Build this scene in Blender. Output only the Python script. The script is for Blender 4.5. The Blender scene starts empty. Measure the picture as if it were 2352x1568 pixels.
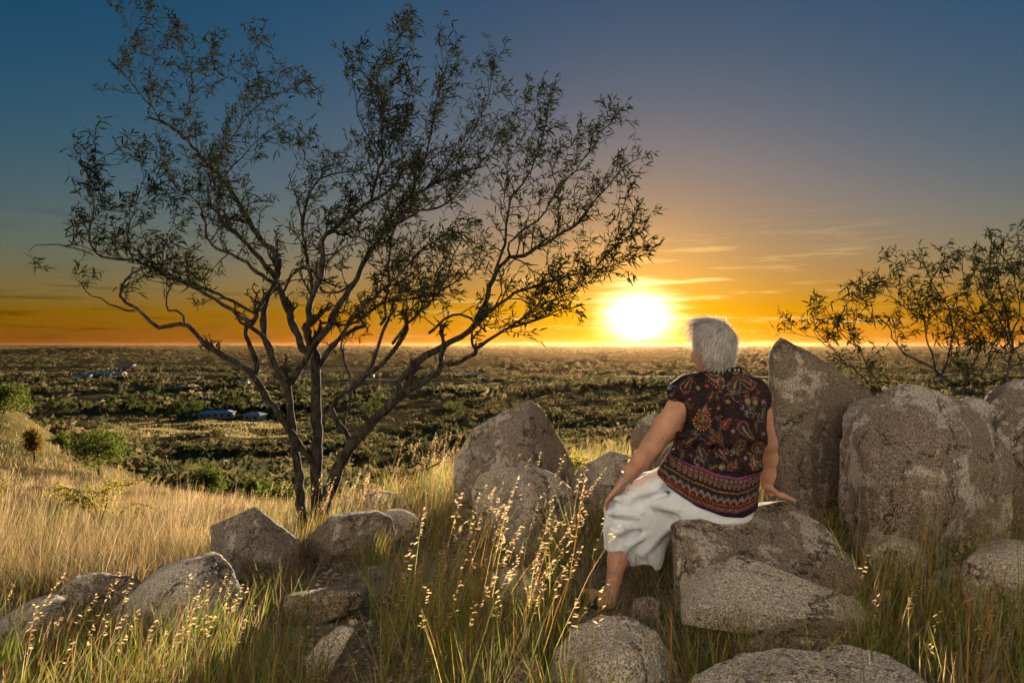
import bpy, bmesh, math, random
import numpy as np
from mathutils import Vector, Matrix
R = math.radians
SC = bpy.context.scene
COL = SC.collection
# ------------------------------------------------------------------ camera
# picture measured in a 2352 x 1568 frame, focal length 1568 px (24 mm), eye level at row 790
FPX, CX, EY = 1568.0, 1176.0, 790.0
cam = bpy.data.cameras.new('camera')
cam.sensor_width = 36.0
cam.lens = 36.0 * FPX / 2352.0
cam.shift_y = (EY - 784.0) / 2352.0
cam.clip_start = 0.05
cam.clip_end = 90000.0
cam_o = bpy.data.objects.new('camera', cam)
COL.objects.link(cam_o)
cam_o.rotation_euler = (R(90), 0, 0)
SC.camera = cam_o
# ------------------------------------------------------------------ sun and sky
SUN_AZ, SUN_EL = R(10.5), R(2.3)
SUN_DIR = Vector((math.sin(SUN_AZ) * math.cos(SUN_EL), math.cos(SUN_AZ) * math.cos(SUN_EL), math.sin(SUN_EL)))
sun = bpy.data.lights.new('sun', 'SUN')
sun.energy = 5.0
sun.angle = R(0.6)
sun.color = (1.0, 0.79, 0.55)
sun_o = bpy.data.objects.new('sun', sun)
COL.objects.link(sun_o)
sun_o.rotation_euler = (-SUN_DIR).to_track_quat('-Z', 'Y').to_euler()
SKY_STRENGTH = 0.050
w = bpy.data.worlds.new('World')
SC.world = w
w.use_nodes = True
nt = w.node_tree
N, L = nt.nodes, nt.links
bg = N['Background']
bg.inputs['Strength'].default_value = SKY_STRENGTH


def wn(t, **kw):
    n = N.new(t)
    for k, v in kw.items():
        setattr(n, k, v)
    return n


def wmath(op, a, b=None, c=None):
    n = wn('ShaderNodeMath', operation=op)
    for i, v in enumerate((a, b, c)):
        if v is None:
            continue
        if isinstance(v, (int, float)):
            n.inputs[i].default_value = v
        else:
            L.new(v, n.inputs[i])
    return n.outputs[0]


def wvec(op, a, b=None):
    n = wn('ShaderNodeVectorMath', operation=op)
    for i, v in enumerate((a, b)):
        if v is None:
            continue
        if isinstance(v, (tuple, list, Vector)):
            n.inputs[i].default_value = v
        else:
            L.new(v, n.inputs[i])
    return n.outputs['Value'] if op in ('DOT_PRODUCT', 'LENGTH') else n.outputs['Vector']


def wscale(a, f):
    n = wn('ShaderNodeVectorMath', operation='SCALE')
    if isinstance(a, (tuple, list)):
        n.inputs[0].default_value = a
    else:
        L.new(a, n.inputs[0])
    if isinstance(f, (int, float)):
        n.inputs['Scale'].default_value = f
    else:
        L.new(f, n.inputs['Scale'])
    return n.outputs['Vector']


sky = wn('ShaderNodeTexSky', sky_type='NISHITA', sun_disc=False)
sky.sun_elevation = SUN_EL
sky.sun_rotation = SUN_AZ
sky.altitude = 300
sky.air_density = 1.2
sky.dust_density = 1.0
sky.ozone_density = 3.2
# one tone curve for the whole dome: c / (1 + c / K)
knee = 5.5
comp = wvec('DIVIDE', sky.outputs[0], wvec('ADD', wscale(sky.outputs[0], 1.0 / knee), (1, 1, 1)))
hs = wn('ShaderNodeHueSaturation')
hs.inputs['Saturation'].default_value = 1.36
hs.inputs['Value'].default_value = 0.67
L.new(comp, hs.inputs['Color'])
tc = wn('ShaderNodeTexCoord')
dirv = wvec('NORMALIZE', tc.outputs['Generated'])
mu = wmath('MAXIMUM', wvec('DOT_PRODUCT', dirv, SUN_DIR), 0.0)
g_mid = wmath('POWER', mu, 150.0)
g_wide = wmath('POWER', mu, 22.0)
# thin streaks of cloud low over the horizon
sep = wn('ShaderNodeSeparateXYZ')
L.new(dirv, sep.inputs[0])
cmb = wn('ShaderNodeCombineXYZ')
L.new(wmath('MULTIPLY', sep.outputs['X'], 8.0), cmb.inputs[0])
L.new(wmath('MULTIPLY', sep.outputs['Y'], 8.0), cmb.inputs[1])
L.new(wmath('MULTIPLY', sep.outputs['Z'], 120.0), cmb.inputs[2])
cn = wn('ShaderNodeTexNoise')
cn.inputs['Scale'].default_value = 1.0
cn.inputs['Detail'].default_value = 4.0
cn.inputs['Roughness'].default_value = 0.62
L.new(cmb.outputs[0], cn.inputs['Vector'])
off = wvec('MULTIPLY', wvec('SUBTRACT', dirv, SUN_DIR), (0.85, 0.85, 1.15))
off2 = wvec('DOT_PRODUCT', off, off)
g_core = wmath('EXPONENT', wmath('MULTIPLY', wmath('MULTIPLY', off2, -1050.0), wmath('SUBTRACT', 1.9, wmath('MULTIPLY', cn.outputs['Fac'], 1.9))))
mr = wn('ShaderNodeMapRange')
mr.inputs['From Min'].default_value = 0.535
mr.inputs['From Max'].default_value = 0.70
L.new(cn.outputs['Fac'], mr.inputs['Value'])
band = wn('ShaderNodeMapRange')
band.inputs['From Min'].default_value = 0.20
band.inputs['From Max'].default_value = 0.04
L.new(sep.outputs['Z'], band.inputs['Value'])
cloud = wmath('MULTIPLY', mr.outputs[0], band.outputs[0])
# dust near the horizon, all the way round: it takes out blue and adds orange
hz = wmath('EXPONENT', wmath('MULTIPLY', wmath('MAXIMUM', sep.outputs['Z'], 0.0), -11.0))
filt = wvec('SUBTRACT', (1.0, 1.0, 1.0), wscale((0.0, 0.32, 0.76), hz))
side = wmath('ADD', 0.28, wmath('MULTIPLY', wmath('POWER', mu, 6.0), 0.75))
band_c = wscale((1.45, 0.50, 0.055), wmath('MULTIPLY', hz, side))
glow = wvec('ADD', wscale((34.0, 27.0, 14.0), g_core), wvec('ADD', wscale((2.3, 0.95, 0.0), g_mid), wscale((2.1, 0.70, 0.0), wmath('MULTIPLY', g_wide, hz))))
total = wvec('ADD', wvec('MULTIPLY', hs.outputs['Color'], filt), wvec('ADD', band_c, glow))
shade = wmath('SUBTRACT', 1.0, wmath('MULTIPLY', cloud, 0.5))
lit = wscale((9.0, 6.0, 2.0), wmath('MULTIPLY', wmath('MULTIPLY', cloud, cn.outputs['Fac']), g_wide))
L.new(wvec('ADD', wscale(total, shade), lit), bg.inputs['Color'])
SC.view_settings.view_transform = 'Standard'
SC.view_settings.look = 'None'
SC.view_settings.gamma = 1.0
SC.view_settings.use_curve_mapping = False
SC.view_settings.exposure = 2.06
SC.cycles.use_denoising = True
SC.cycles.max_bounces = 5
SC.cycles.diffuse_bounces = 3
SC.cycles.glossy_bounces = 2
SC.cycles.transparent_max_bounces = 4
SC.cycles.volume_bounces = 0
SC.cycles.caustics_reflective = False
SC.cycles.caustics_refractive = False
SC.cycles.use_adaptive_sampling = True
SC.cycles.adaptive_threshold = 0.03
SC.cycles.use_light_tree = False
# ------------------------------------------------------------------ helpers
rng = np.random.default_rng(7)


def W(px, py, Y):
    return ((px - CX) / FPX * Y, Y, (EY - py) / FPX * Y)


_perm = np.random.default_rng(3).permutation(256)
_perm = np.concatenate([_perm, _perm, _perm])
_grad = np.random.default_rng(4).normal(size=(256, 3))
_grad /= np.linalg.norm(_grad, axis=1)[:, None]


def pnoise(p):
    p = np.asarray(p, float)
    i = np.floor(p).astype(int)
    f = p - i
    u = f * f * f * (f * (f * 6 - 15) + 10)
    i &= 255
    out = 0
    for dx in (0, 1):
        for dy in (0, 1):
            for dz in (0, 1):
                h = _perm[_perm[_perm[(i[:, 0] + dx) & 255] + ((i[:, 1] + dy) & 255)] + ((i[:, 2] + dz) & 255)] & 255
                g = _grad[h]
                d = (g * (f - (dx, dy, dz))).sum(1)
                wgt = (u[:, 0] if dx else 1 - u[:, 0]) * (u[:, 1] if dy else 1 - u[:, 1]) * (u[:, 2] if dz else 1 - u[:, 2])
                out = out + wgt * d
    return out


def fbm(p, octaves=4, lac=2.1, gain=0.5):
    a, s, o = 1.0, 0.0, np.asarray(p, float)
    for k in range(octaves):
        s = s + a * pnoise(o + 17.3 * k)
        o = o * lac
        a *= gain
    return s


def mesh_from(name, verts, faces, smooth=True, cols=None, colname='col'):
    """verts (n,3); faces: (m,3) or (m,4) array, or a list of such arrays."""
    me = bpy.data.meshes.new(name)
    verts = np.asarray(verts, np.float32)
    if not isinstance(faces, list):
        faces = [faces]
    faces = [np.asarray(f, np.int32) for f in faces if len(f)]
    me.vertices.add(len(verts))
    me.vertices.foreach_set('co', verts.ravel())
    nl = sum(f.size for f in faces)
    nf = sum(len(f) for f in faces)
    me.loops.add(nl)
    me.loops.foreach_set('vertex_index', np.concatenate([f.ravel() for f in faces]))
    me.polygons.add(nf)
    ls = np.concatenate([np.full(len(f), f.shape[1], np.int32) for f in faces])
    st = np.concatenate([[0], np.cumsum(ls)[:-1]]).astype(np.int32)
    me.polygons.foreach_set('loop_start', st)
    if smooth:
        me.polygons.foreach_set('use_smooth', np.ones(nf, bool))
    if cols is not None:
        at = me.color_attributes.new(colname, 'FLOAT_COLOR', 'POINT')
        c = np.ones((len(verts), 4), np.float32)
        c[:, :3] = cols
        at.data.foreach_set('color', c.ravel())
    me.update(calc_edges=True)
    me.validate()
    return me


def obj(name, me, mat=None, parent=None):
    o = bpy.data.objects.new(name, me)
    COL.objects.link(o)
    if mat is not None and me is not None and not me.materials:
        me.materials.append(mat)
    if parent is not None:
        o.parent = parent
    return o


def tag(o, label=None, cat=None, group=None, kind=None):
    if label:
        o['label'] = label
    if cat:
        o['category'] = cat
    if group:
        o['group'] = group
    if kind:
        o['kind'] = kind
    return o


def empty(name, loc=(0, 0, 0)):
    o = bpy.data.objects.new(name, None)
    COL.objects.link(o)
    o.location = loc
    return o


def copy_tree(o, parent=None):
    c = o.copy()
    COL.objects.link(c)
    c.parent = parent
    for ch in o.children:
        copy_tree(ch, c)
    return c


# ---- materials
class MT:
    """tiny node-tree writer"""

    def __init__(s, name):
        s.m = bpy.data.materials.new(name)
        s.m.use_nodes = True
        s.t = s.m.node_tree
        s.t.nodes.clear()
        s.out = s.t.nodes.new('ShaderNodeOutputMaterial')

    def n(s, typ, ins=None, **kw):
        nd = s.t.nodes.new(typ)
        for k, v in kw.items():
            setattr(nd, k, v)
        for k, v in (ins or {}).items():
            if isinstance(v, bpy.types.NodeSocket):
                s.t.links.new(v, nd.inputs[k])
            else:
                nd.inputs[k].default_value = v
        return nd

    def coord(s, kind='Object'):
        return s.n('ShaderNodeTexCoord').outputs[kind]

    def noise(s, scale, detail=4, rough=0.55, vec=None, out='Fac', dist=0.0):
        i = {'Scale': scale, 'Detail': detail, 'Roughness': rough, 'Distortion': dist}
        if vec is not None:
            i['Vector'] = vec
        return s.n('ShaderNodeTexNoise', i).outputs[out]

    def ramp(s, fac, stops):
        r = s.n('ShaderNodeValToRGB', {'Fac': fac})
        e = r.color_ramp.elements
        while len(e) < len(stops):
            e.new(0.5)
        for el, (p, c) in zip(e, stops):
            el.position = p
            el.color = (*c, 1) if len(c) == 3 else c
        return r.outputs['Color']

    def mix(s, fac, a, b, blend='MIX'):
        m = s.n('ShaderNodeMix', data_type='RGBA', blend_type=blend)
        for k, v in ((0, fac), (6, a), (7, b)):
            if isinstance(v, bpy.types.NodeSocket):
                s.t.links.new(v, m.inputs[k])
            else:
                m.inputs[k].default_value = (*v, 1) if isinstance(v, tuple) and len(v) == 3 else v
        return m.outputs[2]

    def math(s, op, a, b=None):
        m = s.n('ShaderNodeMath', operation=op)
        for i, v in enumerate((a, b)):
            if v is None:
                continue
            if isinstance(v, bpy.types.NodeSocket):
                s.t.links.new(v, m.inputs[i])
            else:
                m.inputs[i].default_value = v
        return m.outputs[0]

    def maprange(s, v, a, b, c=0.0, d=1.0):
        return s.n('ShaderNodeMapRange', {'Value': v, 'From Min': a, 'From Max': b, 'To Min': c, 'To Max': d}).outputs[0]

    def bump(s, h, strength=0.5, dist=0.01, normal=None):
        i = {'Height': h, 'Strength': strength, 'Distance': dist}
        if normal is not None:
            i['Normal'] = normal
        return s.n('ShaderNodeBump', i).outputs[0]

    def attr(s, name='col'):
        return s.n('ShaderNodeAttribute', attribute_name=name).outputs['Color']

    def principled(s, color, rough=0.9, spec=0.2, normal=None, **extra):
        i = {'Base Color': color if isinstance(color, bpy.types.NodeSocket) else (*color, 1), 'Roughness': rough, 'Specular IOR Level': spec}
        if normal is not None:
            i['Normal'] = normal
        i.update(extra)
        b = s.n('ShaderNodeBsdfPrincipled', i)
        s.t.links.new(b.outputs[0], s.out.inputs['Surface'])
        return s.m

    def leafy(s, color, trans_color, trans=0.45):
        d = s.n('ShaderNodeBsdfDiffuse', {'Color': color if isinstance(color, bpy.types.NodeSocket) else (*color, 1)})
        t = s.n('ShaderNodeBsdfTranslucent', {'Color': trans_color if isinstance(trans_color, bpy.types.NodeSocket) else (*trans_color, 1)})
        m = s.n('ShaderNodeMixShader', {0: trans, 1: d.outputs[0], 2: t.outputs[0]})
        s.t.links.new(m.outputs[0], s.out.inputs['Surface'])
        return s.m


# ---- signed distance fields on a grid, turned to a mesh by surface nets
class Field:
    def __init__(s, lo, hi, h):
        s.lo = np.array(lo, float)
        s.h = h
        s.n = np.ceil((np.array(hi, float) - s.lo) / h).astype(int) + 1
        s.f = np.full(s.n, 1.0, np.float32)
        s.ax = [s.lo[k] + np.arange(s.n[k]) * h for k in range(3)]

    def _win(s, lo, hi):
        a = np.clip(np.floor((np.array(lo) - s.lo) / s.h).astype(int), 0, s.n - 1)
        b = np.clip(np.ceil((np.array(hi) - s.lo) / s.h).astype(int) + 1, a + 1, s.n)
        sl = tuple(slice(a[k], b[k]) for k in range(3))
        X, Y, Z = np.meshgrid(*(s.ax[k][sl[k]] for k in range(3)), indexing='ij')
        return sl, np.stack([X, Y, Z], -1)

    def _join(s, sl, d, k):
        f = s.f[sl]
        if k > 0:
            t = np.clip(0.5 + 0.5 * (f - d) / k, 0, 1)
            s.f[sl] = f * (1 - t) + d * t - k * t * (1 - t)
        else:
            s.f[sl] = np.minimum(f, d)

    def _cut(s, sl, d, k):
        f = s.f[sl]
        d = -d
        if k > 0:
            t = np.clip(0.5 - 0.5 * (f - d) / k, 0, 1)
            s.f[sl] = f * (1 - t) + d * t + k * t * (1 - t)
        else:
            s.f[sl] = np.maximum(f, d)

    def capsule(s, a, b, ra, rb, k=0.02, cut=False, flat=None):
        a, b = np.array(a, float), np.array(b, float)
        m = max(ra, rb) + 0.08
        sl, P = s._win(np.minimum(a, b) - m, np.maximum(a, b) + m)
        ab = b - a
        t = np.clip(((P - a) @ ab) / max(ab @ ab, 1e-9), 0, 1)
        q = P - a - t[..., None] * ab
        if flat is not None:            # (axis vector, factor): squash the section along that axis
            v, fac = np.array(flat[0], float), flat[1]
            v /= np.linalg.norm(v)
            c = q @ v
            q = q + (c * (fac - 1))[..., None] * v
        d = np.linalg.norm(q, axis=-1) - (ra + (rb - ra) * t)
        (s._cut if cut else s._join)(sl, d, k)

    def chain(s, pts, k=0.02, flat=None):
        for (a, ra), (b, rb) in zip(pts[:-1], pts[1:]):
            s.capsule(a, b, ra, rb, k, flat=flat)

    def ellipsoid(s, c, r, k=0.02, rot=None, cut=False):
        c, r = np.array(c, float), np.array(r, float)
        m = r.max() + 0.08
        sl, P = s._win(c - m, c + m)
        q = P - c
        if rot is not None:
            q = q @ np.array(rot)
        k0 = np.linalg.norm(q / r, axis=-1)
        k1 = np.linalg.norm(q / (r * r), axis=-1) + 1e-9
        d = k0 * (k0 - 1.0) / k1
        (s._cut if cut else s._join)(sl, d, k)

    def grid(s):
        return np.stack(np.meshgrid(*s.ax, indexing='ij'), -1)

    def cut_by(s, d, k=0.004):
        """keep only where d < 0 (d on the full grid)"""
        s._cut(tuple(slice(0, n) for n in s.n), -d, k)

    def mesh(s):
        f = s.f
        nx, ny, nz = f.shape
        c = [f[i:nx - 1 + i, j:ny - 1 + j, k:nz - 1 + k] for i in (0, 1) for j in (0, 1) for k in (0, 1)]
        off = np.array([(i, j, k) for i in (0, 1) for j in (0, 1) for k in (0, 1)], float)
        neg = sum((x < 0).astype(np.int8) for x in c)
        act = (neg > 0) & (neg < 8)
        idx = np.full(act.shape, -1, np.int64)
        ii = np.argwhere(act)
        idx[act] = np.arange(len(ii))
        v = np.stack([x[act] for x in c], 1).astype(float)
        acc = np.zeros((len(ii), 3))
        cnt = np.zeros(len(ii))
        for a in range(8):
            for b in range(a + 1, 8):
                if np.abs(off[a] - off[b]).sum() != 1:
                    continue
                m = (v[:, a] < 0) != (v[:, b] < 0)
                t = v[m, a] / (v[m, a] - v[m, b])
                acc[m] += off[a] + t[:, None] * (off[b] - off[a])
                cnt[m] += 1
        verts = s.lo + (ii + acc / cnt[:, None]) * s.h
        quads = []
        for ax in range(3):
            sl0 = [slice(1, -1)] * 3
            sl0[ax] = slice(0, -1)
            sl1 = list(sl0)
            sl1[ax] = slice(1, None)
            a, b = f[tuple(sl0)], f[tuple(sl1)]
            ed = np.argwhere((a < 0) != (b < 0))
            if not len(ed):
                continue
            st = np.ones(3, int)
            st[ax] = 0
            g = ed + st
            flip = a[tuple(ed.T)] < 0
            u, w_ = [(1, 2), (2, 0), (0, 1)][ax]
            q = []
            for du, dw in ((1, 1), (0, 1), (0, 0), (1, 0)):
                h = g.copy()
                h[:, u] -= du
                h[:, w_] -= dw
                q.append(idx[tuple(h.T)])
            q = np.stack(q, 1)
            q[~flip] = q[~flip][:, ::-1]
            quads.append(q)
        return verts, np.concatenate(quads)


# ---- tubes along polylines
def spline(pts, n):
    """Catmull-Rom resampling of rows (any width) to n points"""
    p = np.asarray(pts, float)
    if len(p) < 3:
        t = np.linspace(0, 1, n)[:, None]
        return p[0] * (1 - t) + p[-1] * t
    q = np.vstack([2 * p[0] - p[1], p, 2 * p[-1] - p[-2]])
    d = np.r_[0, np.cumsum(np.linalg.norm(np.diff(p[:, :3], axis=0), axis=1))]
    t = np.interp(np.linspace(0, d[-1], n), d, np.arange(len(p)))
    i = np.minimum(t.astype(int), len(p) - 2)
    u = (t - i)[:, None]
    a, b, c, e = q[i], q[i + 1], q[i + 2], q[i + 3]
    return 0.5 * (2 * b + (c - a) * u + (2 * a - 5 * b + 4 * c - e) * u * u + (3 * b - a - 3 * c + e) * u ** 3)


class Tubes:
    def __init__(s):
        s.v, s.f, s.n = [], [], 0

    def add(s, pts, rad, sides=8):
        pts = np.asarray(pts, float)
        rad = np.asarray(rad, float)
        n = len(pts)
        t = np.gradient(pts, axis=0)
        t /= np.linalg.norm(t, axis=1)[:, None] + 1e-12
        ref = np.array([0.31, 0.95, 0.1])
        a = np.cross(t, ref)
        a /= np.linalg.norm(a, axis=1)[:, None] + 1e-9
        b = np.cross(t, a)
        th = np.arange(sides) * 2 * np.pi / sides
        ring = pts[:, None] + rad[:, None, None] * (np.cos(th)[None, :, None] * a[:, None] + np.sin(th)[None, :, None] * b[:, None])
        s.v.append(ring.reshape(-1, 3))
        i = np.arange(n - 1)[:, None] * sides
        j = np.arange(sides)[None]
        k = (j + 1) % sides
        s.f.append((np.stack([i + j, i + k, i + sides + k, i + sides + j], -1).reshape(-1, 4)) + s.n)
        s.n += n * sides

    def mesh(s, name):
        return mesh_from(name, np.concatenate(s.v), np.concatenate(s.f))
# ------------------------------------------------------------------ ground
_TY = np.array([0.8, 2.5, 4.5, 6, 9, 14, 22, 35, 50, 65, 90, 140, 220, 350, 450, 600, 1000.0])
_TP = np.array([-700, 0, 200, 400, 650, 900, 1150, 1400, 1650, 1900, 2352, 3000.0])
_TZ = np.array([
    [-1.22, -1.36, -1.75, -2.10, -2.70, -3.5, -4.8, -6.4, -7.2, -7.4, -7.4, -14, -28, -38, -42, -45, -46],
    [-1.20, -1.33, -1.72, -2.05, -2.60, -3.45, -4.9, -6.9, -8.4, -8.7, -8.5, -18, -30, -39, -42, -45, -46],
    [-1.19, -1.31, -1.65, -1.98, -2.50, -3.4, -5.0, -7.2, -9.3, -11.2, -14.5, -22, -31, -39, -42, -45, -46],
    [-1.18, -1.29, -1.60, -1.90, -2.40, -3.3, -5.0, -7.7, -11.0, -14.0, -18.5, -25, -32, -40, -43, -45, -46],
    [-1.16, -1.27, -1.50, -1.70, -2.30, -3.4, -5.6, -9.0, -12.4, -15.2, -19.0, -25, -32, -40, -43, -45, -46],
    [-1.14, -1.25, -1.42, -1.60, -1.95, -3.6, -6.5, -10.5, -13.6, -16, -19.5, -25, -31.5, -38, -41, -44, -46],
    [-1.12, -1.22, -1.33, -1.45, -1.75, -3.4, -6.4, -10.0, -13, -15, -18.0, -22.5, -27, -32, -36, -42, -46],
    [-1.12, -1.18, -1.25, -1.33, -1.65, -3.0, -5.5, -8.8, -11.5, -13.3, -15.7, -19, -22.5, -26, -28, -37, -46],
    [-1.11, -1.16, -1.22, -1.30, -1.65, -3.0, -5.5, -9.0, -11.5, -13.3, -15.7, -19, -22.0, -24.5, -27, -37, -46],
    [-1.10, -1.15, -1.22, -1.30, -1.70, -3.5, -6.5, -10, -13, -15, -18, -23, -29, -37, -40, -44, -46],
    [-1.08, -1.13, -1.20, -1.30, -1.70, -3.5, -6.5, -10, -13, -15, -18, -23, -30, -38, -41, -44, -46],
    [-1.08, -1.12, -1.18, -1.28, -1.70, -3.5, -6.5, -10, -13, -15, -18, -23, -30, -38, -41, -44, -46]])


def _hermite_rows(ty):
    """monotone-ish cubic through the table rows in log distance"""
    x = np.log(_TY)
    m = np.gradient(_TZ, x, axis=1)
    t = np.clip(np.log(np.maximum(ty, 0.81)), x[0], x[-1])
    i = np.clip(np.searchsorted(x, t) - 1, 0, len(x) - 2)
    h = x[i + 1] - x[i]
    u = (t - x[i]) / h
    h00, h10, h01, h11 = 2 * u**3 - 3 * u**2 + 1, u**3 - 2 * u**2 + u, -2 * u**3 + 3 * u**2, u**3 - u**2
    return _TZ[:, i] * h00 + m[:, i] * h * h10 + _TZ[:, i + 1] * h01 + m[:, i + 1] * h * h11


def ground_z(x, y, bumps=True):
    x = np.asarray(x, float)
    y = np.asarray(y, float)
    sh = np.broadcast(x, y).shape
    x = np.broadcast_to(x, sh).ravel()
    y = np.broadcast_to(y, sh).ravel()
    r = np.hypot(x, y)
    a = np.arctan2(x, y)
    ac = np.clip(a, -R(49), R(49))
    Y = r * np.cos(ac)
    p = CX + FPX * np.tan(ac)
    rows = _hermite_rows(Y)
    j = np.clip(np.searchsorted(_TP, p) - 1, 0, len(_TP) - 2)
    u = np.clip((p - _TP[j]) / (_TP[j + 1] - _TP[j]), 0, 1)
    u = u * u * (3 - 2 * u) * 0.5 + u * 0.5
    k = np.arange(len(p))
    z = rows[j, k] * (1 - u) + rows[j + 1, k] * u
    back = np.clip((np.abs(a) - R(55)) / R(50), 0, 1)
    back = back * back * (3 - 2 * back)
    # unseen bluff added behind the camera to bounce sunlight forward, then rounds off
    q = np.clip((r - 3.2) / 8.5, 0, 1)
    top = 13.5 * q * q * (3 - 2 * q) - np.clip((r - 45) / 700, 0, 1) * 56
    z = z * (1 - back) + (-1.05 + np.maximum(top, -45)) * back
    # far relief
    fm = r > 1500

    def hill(px, Yc, wx, wy, hgt):
        xc = (px - CX) / FPX * Yc
        o = np.zeros(len(x))
        o[fm] = hgt * np.exp(-((x[fm] - xc) / wx) ** 2 - ((y[fm] - Yc) / wy) ** 2)
        return o
    if fm.any():
     z = z + hill(175, 3600, 430, 500, 19) + hill(330, 3900, 500, 500, 10) + hill(60, 3300, 300, 400, 6)
     z = z + hill(-200, 12500, 4500, 1300, 27) + hill(800, 14500, 6500, 1200, 13) + hill(2000, 14000, 6500, 1200, 4)
     z = z + hill(1190, 15700, 480, 400, 42) + hill(1260, 15700, 270, 300, 30) + hill(1110, 15700, 330, 300, 27)
    if bumps:
        def rough(mask, amp, sc, off, oc):
            if mask.any():
                o = np.zeros(len(x))
                o[mask] = fbm(np.stack([x[mask] / sc, y[mask] / sc, np.full(mask.sum(), off)], 1), oc) * amp[mask]
                return o
            return 0.0
        one = np.ones(len(x))
        z = z + rough(r < 25, 0.045 * one, 0.7, 0.0, 4)
        z = z + rough((r > 7) & (r < 250), 0.35 * np.clip((r - 7) / 15, 0, 1) * np.clip((250 - r) / 100, 0, 1), 6.0, 5.0, 3)
        z = z + rough((r > 55) & (r < 900), 2.2 * np.clip((r - 55) / 100, 0, 1) * np.clip((900 - r) / 350, 0, 1), 42.0, 9.0, 3)
        z = z + rough(r > 4000, 6 * np.clip((r - 4000) / 4000, 0, 1), 1500.0, 2.0, 3)
    return z.reshape(sh)


def build_ground():
    az = np.r_[np.linspace(-180, -52, 40)[:-1], np.linspace(-52, 52, 430), np.linspace(52, 180, 40)[1:]]
    rr = np.r_[0.02, np.geomspace(0.5, 16500, 300)]
    A, RR = np.meshgrid(np.radians(az), rr, indexing='ij')
    x, y = RR * np.sin(A), RR * np.cos(A)
    z = ground_z(x, y)
    v = np.stack([x, y, z], -1).reshape(-1, 3)
    na, nr = len(az), len(rr)
    i = np.arange(na - 1)[:, None] * nr + np.arange(nr - 1)[None]
    f = np.stack([i, i + nr, i + nr + 1, i + 1], -1).reshape(-1, 4)[:, ::-1]
    m = MT('ground_soil')
    pos = m.n('ShaderNodeNewGeometry').outputs['Position']
    dist = m.n('ShaderNodeVectorMath', {0: pos}, operation='LENGTH').outputs['Value']
    n1 = m.noise(3.0, 6, 0.62, pos)
    n2 = m.noise(28.0, 4, 0.6, pos)
    near = m.ramp(n1, [(0.3, (0.07, 0.056, 0.044)), (0.55, (0.15, 0.125, 0.098)), (0.75, (0.23, 0.20, 0.16))])
    near = m.mix(m.maprange(n2, 0.45, 0.75), near, (0.27, 0.235, 0.185))
    n3 = m.noise(0.07, 5, 0.6, pos)
    n4 = m.noise(0.6, 4, 0.65, pos)
    hillc = m.ramp(n3, [(0.3, (0.075, 0.070, 0.028)), (0.5, (0.135, 0.105, 0.045)), (0.68, (0.21, 0.15, 0.07))])
    hillc = m.mix(m.maprange(n4, 0.42, 0.72), hillc, (0.09, 0.085, 0.03))
    n5 = m.noise(0.0042, 6, 0.62, pos)
    n6 = m.noise(0.028, 6, 0.7, pos)
    plain = m.ramp(n5, [(0.34, (0.075, 0.072, 0.032)), (0.45, (0.15, 0.125, 0.06)), (0.56, (0.25, 0.195, 0.10)), (0.72, (0.28, 0.18, 0.105))])
    plain = m.mix(m.maprange(n6, 0.40, 0.62), (0.05, 0.055, 0.023), plain)
    c = m.mix(m.maprange(dist, 5.5, 13.0), near, hillc)
    c = m.mix(m.maprange(dist, 190.0, 520.0), c, plain)
    far = m.mix(m.maprange(m.noise(0.0011, 7, 0.7, pos), 0.4, 0.62), (0.065, 0.058, 0.034), (0.15, 0.115, 0.065))
    c = m.mix(m.maprange(dist, 1500.0, 5000.0), c, far)
    # steep ground, mainly the added bluff, is pale granite to reflect sunlight as fill
    nz = m.n('ShaderNodeSeparateXYZ', {0: m.n('ShaderNodeNewGeometry').outputs['True Normal']}).outputs['Z']
    steep = m.math('MULTIPLY', m.maprange(nz, 0.93, 0.86), m.maprange(dist, 24.0, 18.0))
    c = m.mix(steep, c, m.ramp(n1, [(0.3, (0.40, 0.405, 0.41)), (0.7, (0.50, 0.51, 0.53))]))
    h = m.math('ADD', m.math('MULTIPLY', n1, 1.0), m.math('MULTIPLY', m.noise(60.0, 3, 0.6, pos), 0.35))
    df = m.n('ShaderNodeBsdfDiffuse', {'Color': c, 'Normal': m.bump(h, 0.7, 0.03)})
    m.t.links.new(df.outputs[0], m.out.inputs['Surface'])
    mat = m.m
    g = obj('ground', mesh_from('ground', v, f), mat)
    tag(g, kind='structure')
    return g


ground = build_ground()
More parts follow.
